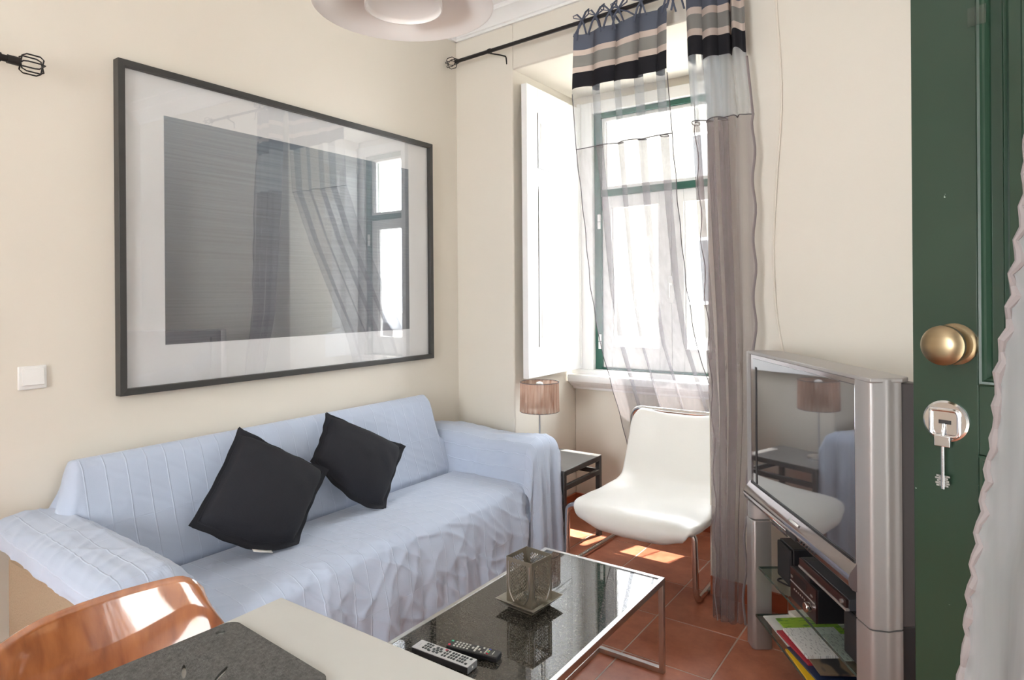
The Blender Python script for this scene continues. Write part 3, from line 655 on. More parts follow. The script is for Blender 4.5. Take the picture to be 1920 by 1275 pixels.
for z in (.428, .270): rg.tube([(.106*cos(a), .106*sin(a), z) for a in [2*pi*k/40 for k in range(40)]], .0018, 6, closed=True)
for k in range(3): rg.tube([(0, 0, .345), (.106*cos(k*2.094), .106*sin(k*2.094), .345)], .0013, 5)
rg.build('shade_frame', m_thread, tl)
MB().lathe([(0, .325), (.014, .325), (.014, .365), (.021, .385), (.024, .405), (.018, .425), (0, .432)], n=20).build('bulb', m_bulb, tl)
cord = MB().tube(arc([(.60, 2.94, .006), (.66, 3.05, .006), (.60, 3.17, .006), (.56, 3.22, .006), (.58, 3.30, .006), (.50, 3.36, .006), (.44, 3.3, .006)], .05), .0035, 8)
tag(cord.build('lamp_cord', m_black), 'thin black lamp cord curled on the tiles under the steel side table', 'cord')

# ------------------------------------------------------------------ white cantilever chair
ch = thing('lounge_chair', 'white leather cantilever lounge chair with chrome tube frame by the window', 'chair')
side = [(2.615, .305), (2.585, .320), (2.572, .345), (2.585, .372), (2.63, .386), (2.74, .388), (2.87, .378), (3.0, .366), (3.08, .368), (3.14, .388), (3.19, .435), (3.235, .505), (3.272, .59), (3.300, .67), (3.314, .703), (3.326, .710)]
SP, sl_ = resample(arc([(0, a, b) for a, b in side], .05, 4), 60)
hw = [(0, .235), (.04, .255), (.10, .290), (.18, .313), (.30, .310), (.42, .290), (.52, .268), (.62, .262), (.80, .266), (.93, .262), (.97, .250), (1, .215)]
cxk = [(0, 1.285), (.15, 1.275), (.5, 1.285), (.7, 1.265), (1, 1.262)]
rows = []
for i, p in enumerate(SP):
    t = i/(len(SP)-1); h = interp(hw, t); cxx = interp(cxk, t); r_ = []
    a = SP[max(0, i-1)]; b = SP[min(len(SP)-1, i+1)]; tg = (b-a).normalized(); nr = Vector((0, -tg.z, tg.y))
    yaw_ = -.06*(1-smooth((t-.2)/.5))
    for j in range(33):
        k = -1+2*j/32; x = k*h; curl = .030*smooth((abs(k)-.3)/.7)*(smooth((t-.35)/.2)) - .020*smooth((abs(k)-.55)/.45)*(1-smooth((t-.25)/.2)) + .004*noise.noise(Vector((k*3, t*8, 1)))
        frontbow = .035*k*k*(1-smooth(t/.3))
        q = Vector((x, p.y+frontbow + x*yaw_, p.z)) + nr*curl; q.x += cxx; r_.append(q)
    rows.append(r_)
MB().grid(rows).build('seat_shell', m_leather, ch, smooth=180, solid=.038, sub=1)
tp = [(1.22, 2.80, .322), (.905, 2.80, .322), (.868, 2.80, .30), (.862, 2.80, .012), (.885, 3.40, .012), (.895, 3.50, .012), (.915, 3.47, .12), (.962, 3.36, .69), (.995, 3.352, .726), (1.49, 3.352, .726), (1.520, 3.36, .69), (1.51, 3.47, .12), (1.505, 3.50, .012), (1.512, 3.40, .012), (1.530, 2.76, .012), (1.524, 2.76, .30), (1.485, 2.77, .322), (1.22, 2.80, .322)]
MB().tube(arc(tp, .065, 7), .0135, 14).build('tube_frame', m_chrome, ch)
MB().box(1.06, 1.085, 2.74, 3.2, .325, .338).box(1.43, 1.455, 2.74, 3.2, .325, .338).tube([(.97, 3.40, .40), (1.505, 3.40, .40)], .010, 10).build('seat_support', m_steel, ch)

# ------------------------------------------------------------------ coffee table
ct = thing('coffee_table', 'low coffee table with polished black granite top and steel frame by the sofa', 'coffee table')
kx0, kx1, ky0, ky1, kz = 1.103, 1.608, 1.09, 2.214, .3385
box('table_top', m_granite, ct, kx0+.016, kx1-.016, ky0+.016, ky1-.016, kz-.012, kz-.001, bevel=.0015)
fm = MB(); fm.box(kx0, kx0+.016, ky0, ky1, kz-.022, kz).box(kx1-.016, kx1, ky0, ky1, kz-.022, kz).box(kx0+.016, kx1-.016, ky0, ky0+.016, kz-.022, kz).box(kx0+.016, kx1-.016, ky1-.016, ky1, kz-.022, kz)
fm.build('top_frame', m_steel, ct, bevel=.001)
for x in (kx0, kx1-.018):
    for y in (ky0, ky1-.018): box('leg', m_steel, ct, x, x+.018, y, y+.018, 0, kz-.022, bevel=.001)
fb = MB()
for y in (ky0, ky1-.018): fb.box(kx0+.018, kx1-.018, y, y+.018, 0, .018)
fb.box(1.335, 1.353, ky0+.018, ky1-.018, 0, .018); fb.build('floor_frame', m_steel, ct, bevel=.001)

# candle lantern
cl = thing('candle_lantern', 'square pierced pewter candle lantern on a dish, standing on the coffee table', 'candle holder', (1.322, 1.768, kz), radians(-5))
def frustum(m, a, b, z0, z1, t=.003):
    vs = []
    for (h, z) in ((a, z0), (b, z1), (b-t, z1), (a-t, z0+t)): vs += [(-h, -h, z), (h, -h, z), (h, h, z), (-h, h, z)]
    fs = [(3, 2, 1, 0), (12, 13, 14, 15)]
    for r_ in range(3): fs += [(r_*4+k, r_*4+(k+1) % 4, r_*4+4+(k+1) % 4, r_*4+4+k) for k in range(4)]
    m.add(vs, fs)
ds = MB(); frustum(ds, .056, .080, .008, .030); ds.box(-.05, .05, -.05, .05, 0, .008); ds.build('dish', m_pewter, cl, bevel=.0008)
hw_, zb, zt = .052, .020, .165
pts = [(-hw_, zb), (hw_, zb), (hw_, zt), (-hw_, zt)]; edges = [(0, 1), (1, 2), (2, 3), (3, 0)]; holes = []
def inside(x, z):                                            # holes lie within an arch shape that narrows to the foot
    if not (zb+.012 < z < zt-.016): return False
    lim = .042*sqrt(max(0, 1-max(0, (.085-z)/.066)**2)) if z < .085 else .042
    return abs(x) < lim-.0045
for i in range(-9, 10):
    for j in range(0, 34):
        x = i*.0108 + (.0054 if j % 2 else 0); z = zb + j*.0056
        if inside(x, z):
            n0 = len(pts); r1, r2 = .0040, .0042
            pts += [(x-r1, z), (x, z-r2), (x+r1, z), (x, z+r2)]; edges += [(n0+k, n0+(k+1) % 4) for k in range(4)]; holes.append((x, z))
vs2, es2, fs2, *_ = geometry.delaunay_2d_cdt([Vector(p) for p in pts], edges, [], 1, 1e-6)
keep = []
for f in fs2:
    c_ = sum((vs2[i] for i in f), Vector((0, 0)))/len(f)
    if not any(abs(c_.x-hx_)/.0040+abs(c_.y-hz_)/.0042 < .999 for hx_, hz_ in holes): keep.append(tuple(f))
panel_m = MB().add([(v.x, 0, v.y) for v in vs2], keep)
proto = None
for k in range(4):
    if proto is None: proto = panel_m.build('pierced_panel', m_pewter, cl, smooth=0, solid=.0012); p_ = proto
    else: p_ = proto.copy(); COL.objects.link(p_)
    p_.location = (hw_*sin(k*pi/2), -hw_*cos(k*pi/2), 0); p_.rotation_euler.z = k*pi/2
    rb = MB()
    for sg in (-1, 1): rb.tube([(sg*.043, -.002, z) for z in (.152, .12, .09)] + [(sg*.043*sqrt(max(0, 1-((.085-z)/.066)**2)), -.002, z) for z in (.075, .06, .045, .033, .027)], .0013, 6)
    r_ = rb.build('arch_rib', m_steel, cl); r_.location = p_.location; r_.rotation_euler.z = k*pi/2
MB().lathe([(0, .024), (.02, .024), (.02, .042), (.017, .042), (.017, .036), (0, .036)], n=24).build('tealight', m_steel, cl)

# remotes
def remote(name, label, loc, rz, L, W, H, body_m, face_m, layout):
    r = thing(name, label, 'remote control', loc, rz)
    b = MB(); b.extrude([(-W/2+.004, 0), (W/2-.004, 0), (W/2, .005), (W/2, H-.003), (W/2-.001, H-.002), (-W/2+.001, H-.002), (-W/2, H-.003), (-W/2, .005)], -L/2, L/2, 'x'); b.build('body', body_m, r, bevel=.0015)
    MB().box(-L/2+.0005, L/2-.0005, -W/2+.001, W/2-.001, H-.002, H).build('face', face_m, r, bevel=.0008)
    by = {}
    for (x, y, sx, sy, mat) in layout: by.setdefault(mat, []).append((x, y, sx, sy))
    for mat, bs in by.items():
        m = MB()
        for x, y, sx, sy in bs: m.box(x-sx, x+sx, y-sy, y+sy, H, H+.0018)
        o = m.build('buttons' if len(bs) > 1 else 'button', mat, r, bevel=.0006, kind='stuff' if len(bs) > 1 else None)
    return r
m_grey = pmat('grey_print', (.40, .41, .42), .5)
m_btn = pmat('dark_grey_rubber', (.05, .06, .06), .6); m_btnw = pmat('pale_rubber', (.62, .62, .58), .6)
m_red, m_grn, m_yel, m_blu = [pmat(n, c, .4) for n, c in (('red_rubber', (.55, .03, .07)), ('green_rubber', (.10, .50, .30)), ('yellow_rubber', (.75, .62, .2)), ('blue_rubber', (.05, .06, .35)))]
lay = [(-.066+.009*i, .013-.011*j, .0030, .0036, m_btn) for i in range(3) for j in range(3)]
lay += [(-.022+.012*cos(a), .012*sin(a), .0038, .0038, m_btn) for a in [k*pi/3 for k in range(6)]] + [(-.022, 0, .004, .004, m_btn), (.0, .015, .004, .0025, m_red), (-.042, -.013, .004, .003, m_btn)]
lay += [(.004+.009*i, .012-.012*j, .0028, .0036, m_btn) for i in range(2) for j in range(3)]
lay += [(.026+.009*i, .012-.0115*j, .0030, .0036, m_btn) for i in range(3) for j in range(3)] + [(.056+.0085*i, .012-.0115*j, .0028, .0036, m_btn) for i in range(3) for j in range(3)] + [(.085, .013, .0035, .0035, m_btn), (.085, -.013, .0035, .0035, m_btn)]
rc = remote('remote_control', 'long silver remote control with dark rubber buttons at the coffee table edge', (1.302, 1.367, kz), radians(2.6), .196, .047, .021, m_black, pmat('silver_face', (.62, .63, .64), .38, metal=.3), lay)
MB().box(-.0845, -.083, -.007, .007, .021, .0212).build('brand_mark', m_grey, rc)
box('end_cap', pmat('dark_silver', (.30, .31, .32), .4, metal=.4), rc, .0975, .0985, -.022, .022, .002, .02, bevel=.0005); box('end_light', m_plastic_white, rc, .098, .0990, -.003, .003, .008, .014, bevel=.0005)
lay = [(-.058+.0105*i, .010-.010*j, .0027, .0027, m_btnw) for i in range(5) for j in range(3)] + [(-.073, .011, .0035, .0032, m_grn), (-.073, -.010, .0035, .0032, m_red)]
lay += [(.008+.010*cos(a), .010*sin(a), .0028, .0045, m_btnw) for a in [k*pi/2 for k in range(4)]] + [(.008, 0, .0035, .0035, m_btnw), (.028, .011, .0026, .0026, m_btnw), (.028, -.011, .0026, .0026, m_btnw)]
lay += [(.040, .0105-.007*j, .0022, .0022, m_btnw) for j in range(4)] + [(.047, .0105, .0028, .0024, m_blu), (.047, .0035, .0028, .0024, m_yel), (.047, -.0035, .0028, .0024, m_grn), (.047, -.0105, .0028, .0024, m_red)]
rb_ = remote('remote_control', 'short black remote control with pale and coloured buttons lying behind the silver one', (1.352, 1.438, kz), radians(11), .157, .038, .017, m_black, pmat('black_face', (.03, .031, .031), .45), lay)
MB().box(.0605, .0625, -.009, .009, .017, .0174).build('logo_bar', m_btnw, rb_)

# ------------------------------------------------------------------ television on its stand, turned across the corner
TVL, TVR = (1.807, 2.567, 0), radians(-55)
W_ = .855
tv = thing('television', 'large silver flat television with mirror-dark screen standing across the corner', 'television', TVL, TVR)
box('cabinet', m_silver, tv, .012, W_-.07, .022, .11, .60, 1.128, bevel=.004)
def pillar_prof(x0, x1, y0, y1, n=14):                        # plan of the rounded silver side pillar
    pts = [(x0, y0)]
    for k in range(n+1):
        t = k/n; pts.append((x1 - .014*(1-sin(pi*t))**2*(1 if t < .5 else .6) - .004*sin(2*pi*t)**2, lerp(y0+.002, y1, t)))
    return pts + [(x0, y1)]
MB().prism(pillar_prof(W_-.075, W_, 0, .084), .494, 1.130).build('side_pillar', m_silver, tv, smooth=60)
MB().prism([(-.012, 0), (-.012, .05), (.014, .084), (.03, .084), (.03, .012), (.012, 0)], .494, 1.130).build('side_pillar', m_silver, tv, smooth=60)
MB().prism([(0, 0), (W_, 0), (W_-.004, .084), (W_-.03, .115), (.03, .115), (0, .07)], 1.122, 1.134).build('top_cap', m_silver, tv, bevel=.003)
box('bezel', m_tvpanel, tv, .012, W_-.073, .004, .022, .628, 1.122, bevel=.001)
box('screen', m_screen, tv, .05, W_-.078, .001, .006, .640, 1.108, bevel=.001)
box('edge_strip', m_black, tv, .075, .088, -.001, .002, .645, 1.078, bevel=.0005)
MB().extrude([(.030, .640), (.002, .640), (-.004, .630), (-.018, .612), (-.024, .596), (-.022, .580), (-.012, .566), (.010, .556), (.06, .552), (.06, .640)], .010, W_-.07, 'x').build('lower_panel', m_tvpanel, tv, smooth=50)
MB().extrude([(-.0265, .574), (-.0235, .574), (-.0185, .566), (-.0225, .564)], .27, .40, 'x').build('trim_strip', m_chrome, tv); box('screen_lip', m_black, tv, .03, W_-.078, -.003, .004, .634, .642, bevel=.001)
MB().add([(.40, -.0125, .6255), (.465, -.0125, .6255), (.465, -.0168, .6185), (.40, -.0168, .6185)], [(0, 1, 2, 3)]).build('logo_bar', m_plastic_white, tv, solid=.002)
for k in range(6): box('button', m_black, tv, .50+.018*k, .508+.018*k, -.0262, -.022, .584, .590, bevel=.0005)
box('sensor_window', m_black, tv, .395, .47, -.0255, -.02, .574, .592, bevel=.002)
MB().add([(.09, .11, .62), (W_-.06, .11, .62), (W_-.20, .40, .66), (.22, .40, .66), (.09, .11, 1.11), (W_-.06, .11, 1.11), (W_-.20, .40, 1.06), (.22, .40, 1.06)], [(0, 1, 2, 3), (4, 7, 6, 5), (0, 4, 5, 1), (1, 5, 6, 2), (2, 6, 7, 3), (3, 7, 4, 0)]).build('rear_housing', m_darkside, tv, bevel=.01)
MB().prism([(W_-.08, .084), (W_-.018, .086), (W_-.018, .125), (W_-.08, .13)], .494, 1.118).build('rear_edge', m_darkside, tv, bevel=.003)

stand = thing('television_stand', 'silver legged television stand with two glass shelves under the silver television', 'stand', TVL, TVR)
MB().prism(pillar_prof(W_-.075, W_, 0, .084), 0, .490).build('leg', m_silver, stand, smooth=60)
MB().prism([(-.028, 0), (-.028, .05), (-.01, .075), (.030, .075), (.036, .062), (.036, .010), (.026, 0)], 0, .490).build('leg', m_silver, stand, bevel=.004)
box('back_panel', m_darkside, stand, .20, W_-.02, .36, .39, .0, .48, bevel=.003); box('foot_bar', m_darkside, stand, .036, W_-.075, .30, .36, .018, .08, bevel=.004)
box('side_panel', m_black, stand, W_-.06, W_-.03, .09, .36, .02, .49, bevel=.003)
box('shelf', m_shelfglass, stand, .056, W_-.06, .016, .35, .317, .325, bevel=.001); box('shelf', m_shelfglass, stand, .056, W_-.06, .004, .35, .139, .147, bevel=.001)
for z, y in ((.317, .0145), (.139, .0025)): MB().box(.056, W_-.06, y, y+.0015, z, z+.008).box(.0545, .056, y, .35, z, z+.008).build('shelf_edge', m_gedge, stand)
def on_tv(x, y, z): return Matrix.Translation(TVL) @ Matrix.Rotation(TVR, 4, 'Z') @ Vector((x, y, z))
def tvthing(name, label, cat, x, y, z, rz=0, group=None): return thing(name, label, cat, on_tv(x, y, z), TVR+rz, group)
m_spk = pmat('speaker_cloth', (.016, .016, .018), .9, bump=.3, bscale=600)
for (x, lab) in ((.125, 'small black speaker at the far end of the upper glass shelf'), (.640, 'small black speaker at the near end of the upper glass shelf')):
    s_ = tvthing('speaker', lab, 'speaker', x, .055 if x < .3 else .035, .325, 0, 'speakers under the television')
    box('case', m_black, s_, 0, .115, .012, .20, 0, .135, bevel=.003); box('grille', m_spk, s_, .003, .112, 0, .012, .004, .131, bevel=.005)
rv = tvthing('receiver', 'dark brown mini hi-fi receiver with round silver knob on the upper glass shelf', 'receiver', .300, .030, .325)
m_plum = pmat('dark_plum_panel', (.050, .026, .026), .3, metal=.5)
box('case', m_black, rv, 0, .185, .006, .26, 0, .105, bevel=.002); box('front_panel', m_plum, rv, 0, .185, 0, .006, 0, .105, bevel=.001)
box('trim_strip', m_silver, rv, .004, .181, -.003, 0, .058, .062, bevel=.001); box('display', m_black, rv, .03, .12, -.001, 0, .07, .095, bevel=.0005)
MB().lathe([(0, .02), (.014, .02), (.016, .017), (.016, 0), (0, 0)], n=24, m=Matrix.Rotation(pi/2, 4, 'X')).build('knob', m_chrome, rv, loc=(.150, 0, .036))
for k in range(6): box('button', m_silver, rv, .03+.015*k, .036+.015*k, -.002, 0, .038, .043, bevel=.0005)
box('button', m_silver, rv, .15, .165, -.002, 0, .072, .078, bevel=.0005); box('button', m_silver, rv, .008, .02, -.002, 0, .072, .08, bevel=.0005)
box('disc_lid', m_shelfglass, rv, .02, .165, .02, .18, .105, .111, bevel=.002)
dv = tvthing('disc_player', 'slim set top box with silver front lip lying on the receiver', 'player', .385, .022, .462)
box('case', pmat('blue_black_lid', (.055, .06, .07), .25), dv, 0, .30, .008, .21, 0, .032, bevel=.002); box('front_lip', m_silver, dv, 0, .30, -.002, .01, 0, .007, bevel=.001); box('front_panel', m_plum, dv, .002, .298, .0, .008, .008, .031, bevel=.001)
MB().box(.02, .05, .012, .06, -.0315, 0).build('foot', m_black, dv); MB().box(.255, .29, .06, .20, -.002, 0).build('foot', m_black, dv)
MB().lathe([(0, .006), (.006, .006), (.006, 0), (0, 0)], n=14, m=Matrix.Rotation(pi/2, 4, 'X')).build('button', m_silver, dv, loc=(.28, 0, .02))
wl = MB().tube(arc([on_tv(.30, .20, .332), on_tv(.22, .10, .331), on_tv(.17, .05, .331), on_tv(.185, .03, .331), on_tv(.24, .055, .331), on_tv(.295, .12, .331)], .04), .003, 8)
tag(wl.build('speaker_wire', m_black), 'thin black wire looping on the upper glass shelf beside the receiver', 'wire')
# leaflets on the lower shelf
def print_paper(name, base, ink, scale, thr=.52):
    m, nt, b = new_mat(name); L = nt.links.new
    tc = N(nt, 'ShaderNodeTexCoord'); mp = N(nt, 'ShaderNodeMapping'); mp.inputs['Scale'].default_value = scale; L(tc.outputs['Object'], mp.inputs[0])
    n_ = N(nt, 'ShaderNodeTexNoise', i_Scale=1, i_Detail=1); L(mp.outputs[0], n_.inputs['Vector']); t = N(nt, 'ShaderNodeMapRange', i_1=thr, i_2=thr+.05); L(n_.outputs[0], t.inputs[0])
    mx = N(nt, 'ShaderNodeMix', data_type='RGBA'); mx.inputs[6].default_value = rgb(base); mx.inputs[7].default_value = rgb(ink); L(t.outputs[0], mx.inputs[0]); L(mx.outputs[2], b.inputs['Base Color']); b.inputs['Roughness'].default_value = .55
    return m
leaf = [  # x, y, w, d, thickness, turn, material, label, category
    (.17, .13, .18, .21, .004, .10, pmat('white_card', (.72, .72, .70), .5), 'white folded leaflet sticking out at the far end of the lower shelf', 'leaflet'),
    (.23, .075, .30, .10, .006, .02, print_paper('grey_booklet_cover', (.72, .72, .71), (.45, .45, .46), (60, 190, 1), .58), 'pale thin magazine at the far front edge of the lower shelf', 'magazine'),
    (.13, .21, .13, .17, .012, .15, print_paper('photo_card', (.74, .70, .62), (.35, .22, .12), (26, 26, 1), .6), 'cream photo brochure behind the green leaflet', 'brochure'),
    (.195, .145, .115, .20, .004, .05, print_paper('green_leaflet_print', (.30, .50, .03), (.10, .26, .02), (70, 26, 1), .55), 'bright lime green leaflet on the pile', 'leaflet'),
    (.41, .10, .20, .19, .006, -.03, pmat('yellow_cover', (.80, .50, .01), .4), 'yellow covered booklet low in the pile at its near end', 'booklet'),
    (.40, .12, .20, .20, .006, .06, pmat('dark_blue_cover', (.02, .035, .09), .3), 'dark blue magazine between yellow booklet and red folder', 'magazine'),
    (.31, .125, .21, .20, .007, .08, pmat('red_folder', (.45, .03, .045), .4), 'red folder under the printed letter', 'folder'),
    (.405, .14, .18, .19, .005, -.05, print_paper('brown_magazine_cover', (.20, .14, .09), (.03, .03, .03), (9, 16, 1)), 'dark brown magazine with white border next to the red folder', 'magazine'),
    (.315, .125, .18, .18, .009, .02, print_paper('letter_text', (.78, .78, .77), (.50, .50, .51), (60, 190, 1), .58), 'white printed letter on top of the red folder', 'letter'),
    (.36, .215, .16, .15, .004, .0, print_paper('list_text', (.68, .68, .65), (.42, .42, .42), (60, 170, 1), .56), 'grey printed sheet behind the white letter', 'sheet'),
    (.62, .15, .19, .23, .012, .01, pmat('beige_box_lid', (.55, .40, .35), .6), 'flat pinkish cardboard folder at the near end of the lower shelf', 'folder')]
zl = [.1533, .147, .1578, .1702, .147, .1535, .160, .1675, .173, .1835, .147]
for (x, y, a, b, t, rz, mt, lab, cat), z in zip(leaf, zl):
    o = MB().box(-a/2, a/2, -b/2, b/2, 0, t).build(cat, mt, None, bevel=.0006); o.location = on_tv(x, y, z+.0003); o.rotation_euler.z = TVR+rz
    tag(o, lab, cat, 'papers on the lower glass shelf')

# ------------------------------------------------------------------ green door standing open on the right
DD = Vector((.945, -.325, 0)).normalized(); DN = Vector((-.325, -.945, 0)).normalized()
DO = Vector((2.417, 1.407, 0))
door = struct(bpy.data.objects.new('door_1', None)); COL.objects.link(door); door.location = DO; door.rotation_euler.z = math.atan2(DD.y, DD.x)
# local: x along the leaf from its free edge, -y towards the camera, z up
DWd, DH = 1.0, 2.22
lf = MB(); T = .042; s0 = .1035
for (a, b, c_, e) in ((0, s0, 0, DH), (DWd-.1, DWd, 0, DH), (s0, DWd-.1, 0, .25), (s0, DWd-.1, 1.071, 1.191), (s0, DWd-.1, DH-.12, DH)): lf.box(a, b, 0, T, c_, e)
lf.build('leaf', m_door, door, bevel=.0015)
for (c_, e) in ((.25, 1.071), (1.191, DH-.12)):
    a, b = s0, DWd-.1; fr_ = [(a, c_), (b, c_), (b, e), (a, e)]; p = MB()
    p.box(a, b, .014, .028, c_, e)
    prof_ = [(0, -.004), (.003, -.007), (.007, -.006), (.009, -.001), (.012, .001), (.016, .009), (.017, .014), (.033, .014), (.036, .010), (.040, .013), (.044, .008), (.062, .004), (.064, .002)]
    for (w0, h0), (w1, h1) in zip(prof_, prof_[1:]):
        o_ = [(x+(w0 if x == a else -w0), h0, z+(w0 if z == c_ else -w0)) for x, z in fr_]; i_ = [(x+(w1 if x == a else -w1), h1, z+(w1 if z == c_ else -w1)) for x, z in fr_]
        p.add(o_+i_, [(k, (k+1) % 4, 4+(k+1) % 4, 4+k) for k in range(4)])
    w1, h1 = prof_[-1]; p.add([(x+(w1 if x == a else -w1), h1, z+(w1 if z == c_ else -w1)) for x, z in fr_], [(0, 1, 2, 3)])
    p.build('panel', m_door, door, smooth=25)
RX = Matrix.Rotation(pi/2, 4, 'X')                          # lathe axis z -> -y (towards the room)
MB().lathe([(0, 0), (.0365, 0), (.0365, .003), (.031, .008), (.0, .009)], n=40, m=RX).build('knob_rose', m_bronze, door, loc=(.0682, 0, 1.2594))
MB().lathe([(.011, .004), (.011, .020), (.020, .030), (.030, .039), (.0345, .047), (.0340, .054), (.028, .061), (.015, .065), (0, .066)], n=40, m=RX).build('door_knob', m_bronze, door, loc=(.0682, 0, 1.2594))
m_nickel = pmat('bright_nickel', (.70, .71, .72), .16, metal=1)
lk = MB().lathe([(0, 0), (.0365, 0), (.0365, .003), (.033, .006), (0, .006)], n=36, m=RX)
lk.build('lock_plate', m_nickel, door, loc=(.054, 0, 1.122))
MB().tube(arc([(-.022, -.007, .020), (.022, -.007, .020), (.022, -.007, -.026), (-.022, -.007, -.026), (-.022, -.007, .020), (-.010, -.007, .020)], .010), .0035, 10).build('lock_guard', m_nickel, door, loc=(.054, 0, 1.122))
box('keyhole', m_black, door, .044, .064, -.0068, -.0055, 1.117, 1.124, bevel=.001)
# hanging key
key = thing('door_key', 'long nickel double-bit key hanging down from the green door lock', 'key', DO + DD*.0525 + DN*.012, math.atan2(DD.y, DD.x))
MB().box(-.0125, .0125, -.004, .004, 1.078, 1.097).tube([(0, 0, 1.096), (0, .004, 1.108), (0, .006, 1.118)], .003, 8).build('bow', m_nickel, key, bevel=.003)
MB().tube([(0, 0, 1.079), (0, 0, 1.003)], .0030, 12).build('shaft', m_nickel, key)
bi = MB()
for k, (l, r_) in enumerate(((.010, .009), (.0115, .011), (.009, .010), (.012, .0085), (.010, .0115))): bi.box(-l, r_, -.0012, .0012, 1.007+k*.0042, 1.0102+k*.0042)
bi.box(-.006, .006, -.0012, .0012, 1.007, 1.027); bi.build('bit', m_nickel, key)
box('square_mark', glass_mat('clear_tint', (.78, .84, .82), .05), door, .094, .121, -.0085, -.008, 1.806, 1.838, bevel=0)  # thin clear square with a faint tint

# net curtain beside the door, close to the camera
edge = [(1.95, 2.590), (1.49, 2.557), (1.394, 2.549), (1.29, 2.535), (1.117, 2.518), (1.014, 2.504), (.858, 2.489), (.30, 2.44)]
rows, uvs = [], []
for i in range(121):
    z = lerp(1.95, .30, i/120); e0 = interp([(-a, b) for a, b in edge], -z); r_ = []
    for j in range(61):
        u = j/60; y = 1.0 - .18*u + .020*sin(u*34+z*1.2) + .012*sin(u*71+z*3) + .004*sin(z*30+u*9)
        x = e0 + .55*u + (.0055*abs(sin(z*78))*(1-smooth(u/.03)) if u < .03 else 0) + (.0035*noise.noise(Vector((z*14, u*9, 3))))
        r_.append((x, y, z))
    rows.append(r_)
nc = thing('net_curtain', 'pale grey net curtain with gathered edge hanging in front of the green door', 'curtain')
MB().grid(rows).build('net', m_lace, nc, smooth=180)
MB().tube([Vector(r[0]) + Vector((.003*sin(k*1.9), .004*cos(k*1.9), 0)) for k, r in enumerate(rows)], [.0055+.0022*sin(k*1.9) for k in range(len(rows))], 8).build('gathered_edge', pmat('mauve_hem', (.27, .24, .24), .95), nc)
MB().tube([(2.56, 1.0, 1.955), (3.2, .80, 1.955)], .006, 10).build('curtain_wire', m_steel, nc)

# ------------------------------------------------------------------ dining table, placemat and bent plywood chair in the foreground
dt = thing('dining_table', 'dining table with pale grey stone-like top in the foreground', 'table')
box('table_top', m_concrete, dt, 1.37, 2.17, -.55, .80, .722, .75, bevel=.003)
for x in (1.42, 2.07):
    for y in (-.5, .70): box('leg', m_steel, dt, x, x+.045, y, y+.045, 0, .722, bevel=.003)
def placemat():
    pts, edges, holes = [], [], []
    def loop(ps):
        n = len(pts); pts.extend(ps); edges.extend((n+k, n+(k+1) % len(ps)) for k in range(len(ps)))
    outer = []
    for (cx_, cy_, a0) in ((1.662, .646, 0), (1.406, .664, pi/2), (1.385, .33, pi), (1.648, .31, 3*pi/2)):
        outer += [(cx_+.022*cos(a0+k*pi/12), cy_+.022*sin(a0+k*pi/12)) for k in range(7)]
    loop(outer)
    def oval(cx_, cy_, a, b, rz=0):
        ps = [(cx_+a*cos(t)*cos(rz)-b*sin(t)*sin(rz), cy_+a*cos(t)*sin(rz)+b*sin(t)*cos(rz)) for t in [2*pi*k/20 for k in range(20)]]
        loop(ps[::-1]); holes.append((cx_, cy_, a, b, rz))
    oval(1.408, .648, .008, .008); oval(1.474, .546, .022, .0038, -.5); oval(1.53, .575, .022, .0038, -1.0); oval(1.56, .47, .02, .0038, .4); oval(1.63, .40, .022, .0038, -.6); oval(1.45, .40, .022, .0038, .9)
    vs, es, fs, *_ = geometry.delaunay_2d_cdt([Vector(p) for p in pts], edges, [], 1, 1e-6); keep = []
    for f in fs:
        c_ = sum((vs[i] for i in f), Vector((0, 0)))/len(f); ok = True
        for hx, hy, a, b, rz in holes:
            dx, dy = c_.x-hx, c_.y-hy; u = (dx*cos(rz)+dy*sin(rz))/a; v = (-dx*sin(rz)+dy*cos(rz))/b
            if u*u+v*v < .985: ok = False
        if ok: keep.append(tuple(f))
    o = MB().add([(v.x, v.y, 0) for v in vs], keep).build('placemat', m_felt, None, smooth=0, solid=.005); o.location.z = .7532
    tag(o, 'dark grey felt placemat with cut-out slots lying on the dining table', 'placemat')
placemat()
dc = thing('dining_chair', 'varnished reddish plywood dining chair with curved back pushed up to the table', 'chair')
top_k = [(.30, 1.27), (.375, 1.245), (.46, 1.189), (.56, 1.172), (.64, 1.205), (.676, 1.255), (.70, 1.30)]
rows = []
for i in range(25):
    t = i/24; r_ = []
    for j in range(41):
        u = j/40; y = lerp(.285, .718, u); bow = ((y-.52)/.2)**2; x = 1.172 + .052*bow
        ztop = .798 - .017*max(0, (.46-y)/.09)**1.4 - .034*max(0, (abs(u-.5)*2-.80)/.20)**2.0 - .002; zb_ = .46
        z = lerp(ztop, zb_, t); wdt = 1 + .22*smooth(t*2.2); y = .495 + (y-.495)*wdt
        r_.append((x + .075*t + .02*sin(pi*t), y, z))
    rows.append(r_)
MB().grid(rows).build('backrest', m_wood, dc, smooth=50, solid=.011)
MB().box(1.24, 1.66, .30, .69, .445, .457).build('seat', m_wood, dc, bevel=.005)
for y in (.335, .645):
    MB().tube(arc([(1.255, y, .62), (1.235, y, .44), (1.215, y, .012)], .05), .0115, 10).build('leg', m_chrome, dc); MB().tube(arc([(1.27, y, .435), (1.60, y, .435), (1.635, y, .012)], .05), .0115, 10).build('leg', m_chrome, dc)

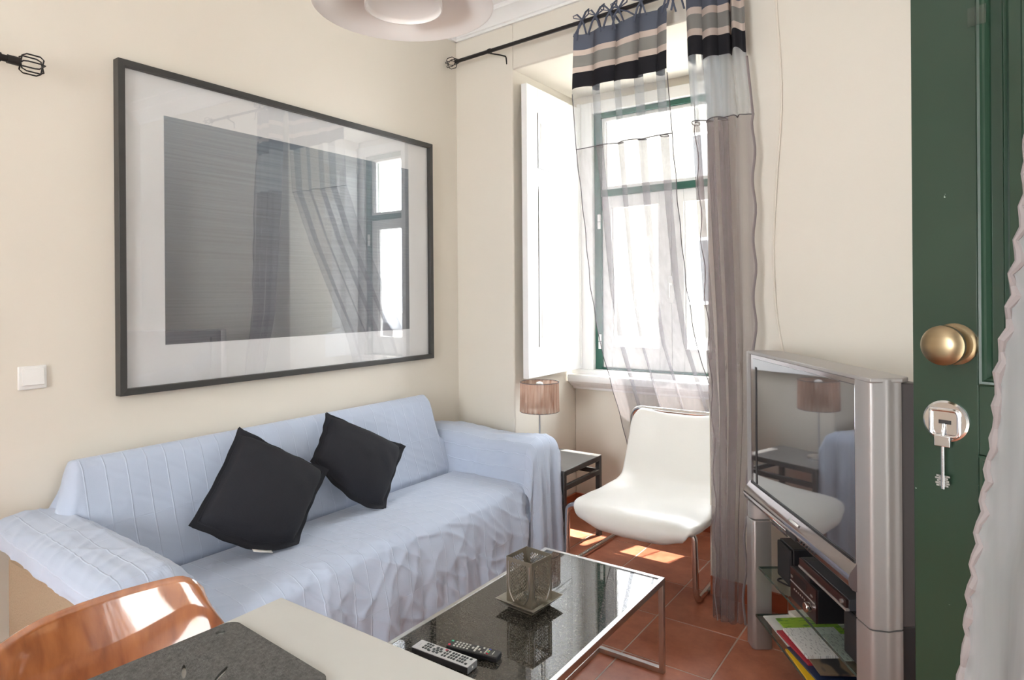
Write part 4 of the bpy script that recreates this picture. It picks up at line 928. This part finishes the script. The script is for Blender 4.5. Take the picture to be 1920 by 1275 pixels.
# ------------------------------------------------------------------ pendant lamp
pl = thing('pendant_lamp', 'wide white enamel pendant lamp hanging at the top of the room', 'lamp', (1.34, 1.19, 2.082))
MB().lathe([(.226, 0), (.224, .004), (.205, .030), (.175, .058), (.13, .085), (.085, .105), (.05, .135), (.045, .17), (0, .172), (0, .166), (.041, .165), (.046, .135), (.082, .101), (.127, .081), (.172, .054), (.202, .026), (.222, 0), (.226, 0)], n=72).build('lamp_shade', m_lampmetal, pl, smooth=60)
MB().lathe([(0, .006), (.088, .006), (.094, .000), (.094, -.006), (.097, -.006), (.097, .012), (.090, .045), (.08, .098), (.075, .098), (.086, .04), (.09, .012), (0, .011)], n=56).build('diffuser_cup', m_lampmetal, pl, smooth=50)
MB().tube([(0, 0, .165), (0, 0, CE-2.09)], .004, 8).build('flex', m_plastic_white, pl); MB().lathe([(0, CE-2.09-.03), (.04, CE-2.09-.03), (.05, CE-2.09), (0, CE-2.09)], n=24).build('ceiling_rose', m_plastic_white, pl)

# ------------------------------------------------------------------ the street outside
m_street = pmat('pale_cobbles', (.30, .285, .265), .8, var=.2, vscale=6); m_fac = pmat('cream_facade', (.17, .16, .135), .85, var=.08)
struct(MB().box(-30, 40, 3.95, 40, -.25, -.15).build('street', m_street)); struct(MB().box(XR+.25, 5.6, -9, 3.95, -.25, -.15).build('doorway_ground', m_street)); struct(MB().box(5.6, 5.9, -9, 6, -.25, 8).build('sky_block_wall', m_fac))  # unseen side wall added to cut the sky light entering the doorway
bd = thing('building', 'pale cream building across the bright street outside the window', 'building')
box('wall', m_fac, bd, -30, 12, 22, 24, -.15, 9, bevel=0)
m_dark = pmat('dark_window', (.075, .08, .08), .3)
for k in range(9):
    for z in (1.0, 4.6):
        f_ = box('window', m_white, bd, -27+k*4.3, -25.4+k*4.3, 21.92, 22, z, z+2.3, bevel=0); MB().box(-26.9+k*4.3, -25.5+k*4.3, 21.9, 21.93, z+.12, z+2.2).build('pane', m_dark, f_)
car = thing('car', 'silver parked hatchback outside, reflected in the glass of the print', 'car', (15.2, 16.9, -.15), radians(8))
m_car = pmat('silver_car_paint', (.55, .57, .60), .25, metal=.3, coat=1)
MB().extrude([(-2.0, .35), (-2.0, .75), (-1.9, .92), (-1.0, 1.0), (-.45, 1.42), (.9, 1.48), (1.6, 1.15), (1.95, 1.0), (2.0, .6), (2.0, .35)], -.8, .8, 'y').build('body', m_car, car, bevel=.08)
MB().extrude([(-.88, 1.03), (-.42, 1.36), (.85, 1.41), (1.45, 1.12)], -.81, .81, 'y').build('side_window', m_dark, car)
for x in (-1.25, 1.25):
    for y in (-.78, .78): MB().lathe([(0, -.09), (.20, -.09), (.31, -.08), (.31, .08), (.20, .09), (0, .09)], n=28, m=RX).build('wheel', m_black, car, loc=(x, y, .31))
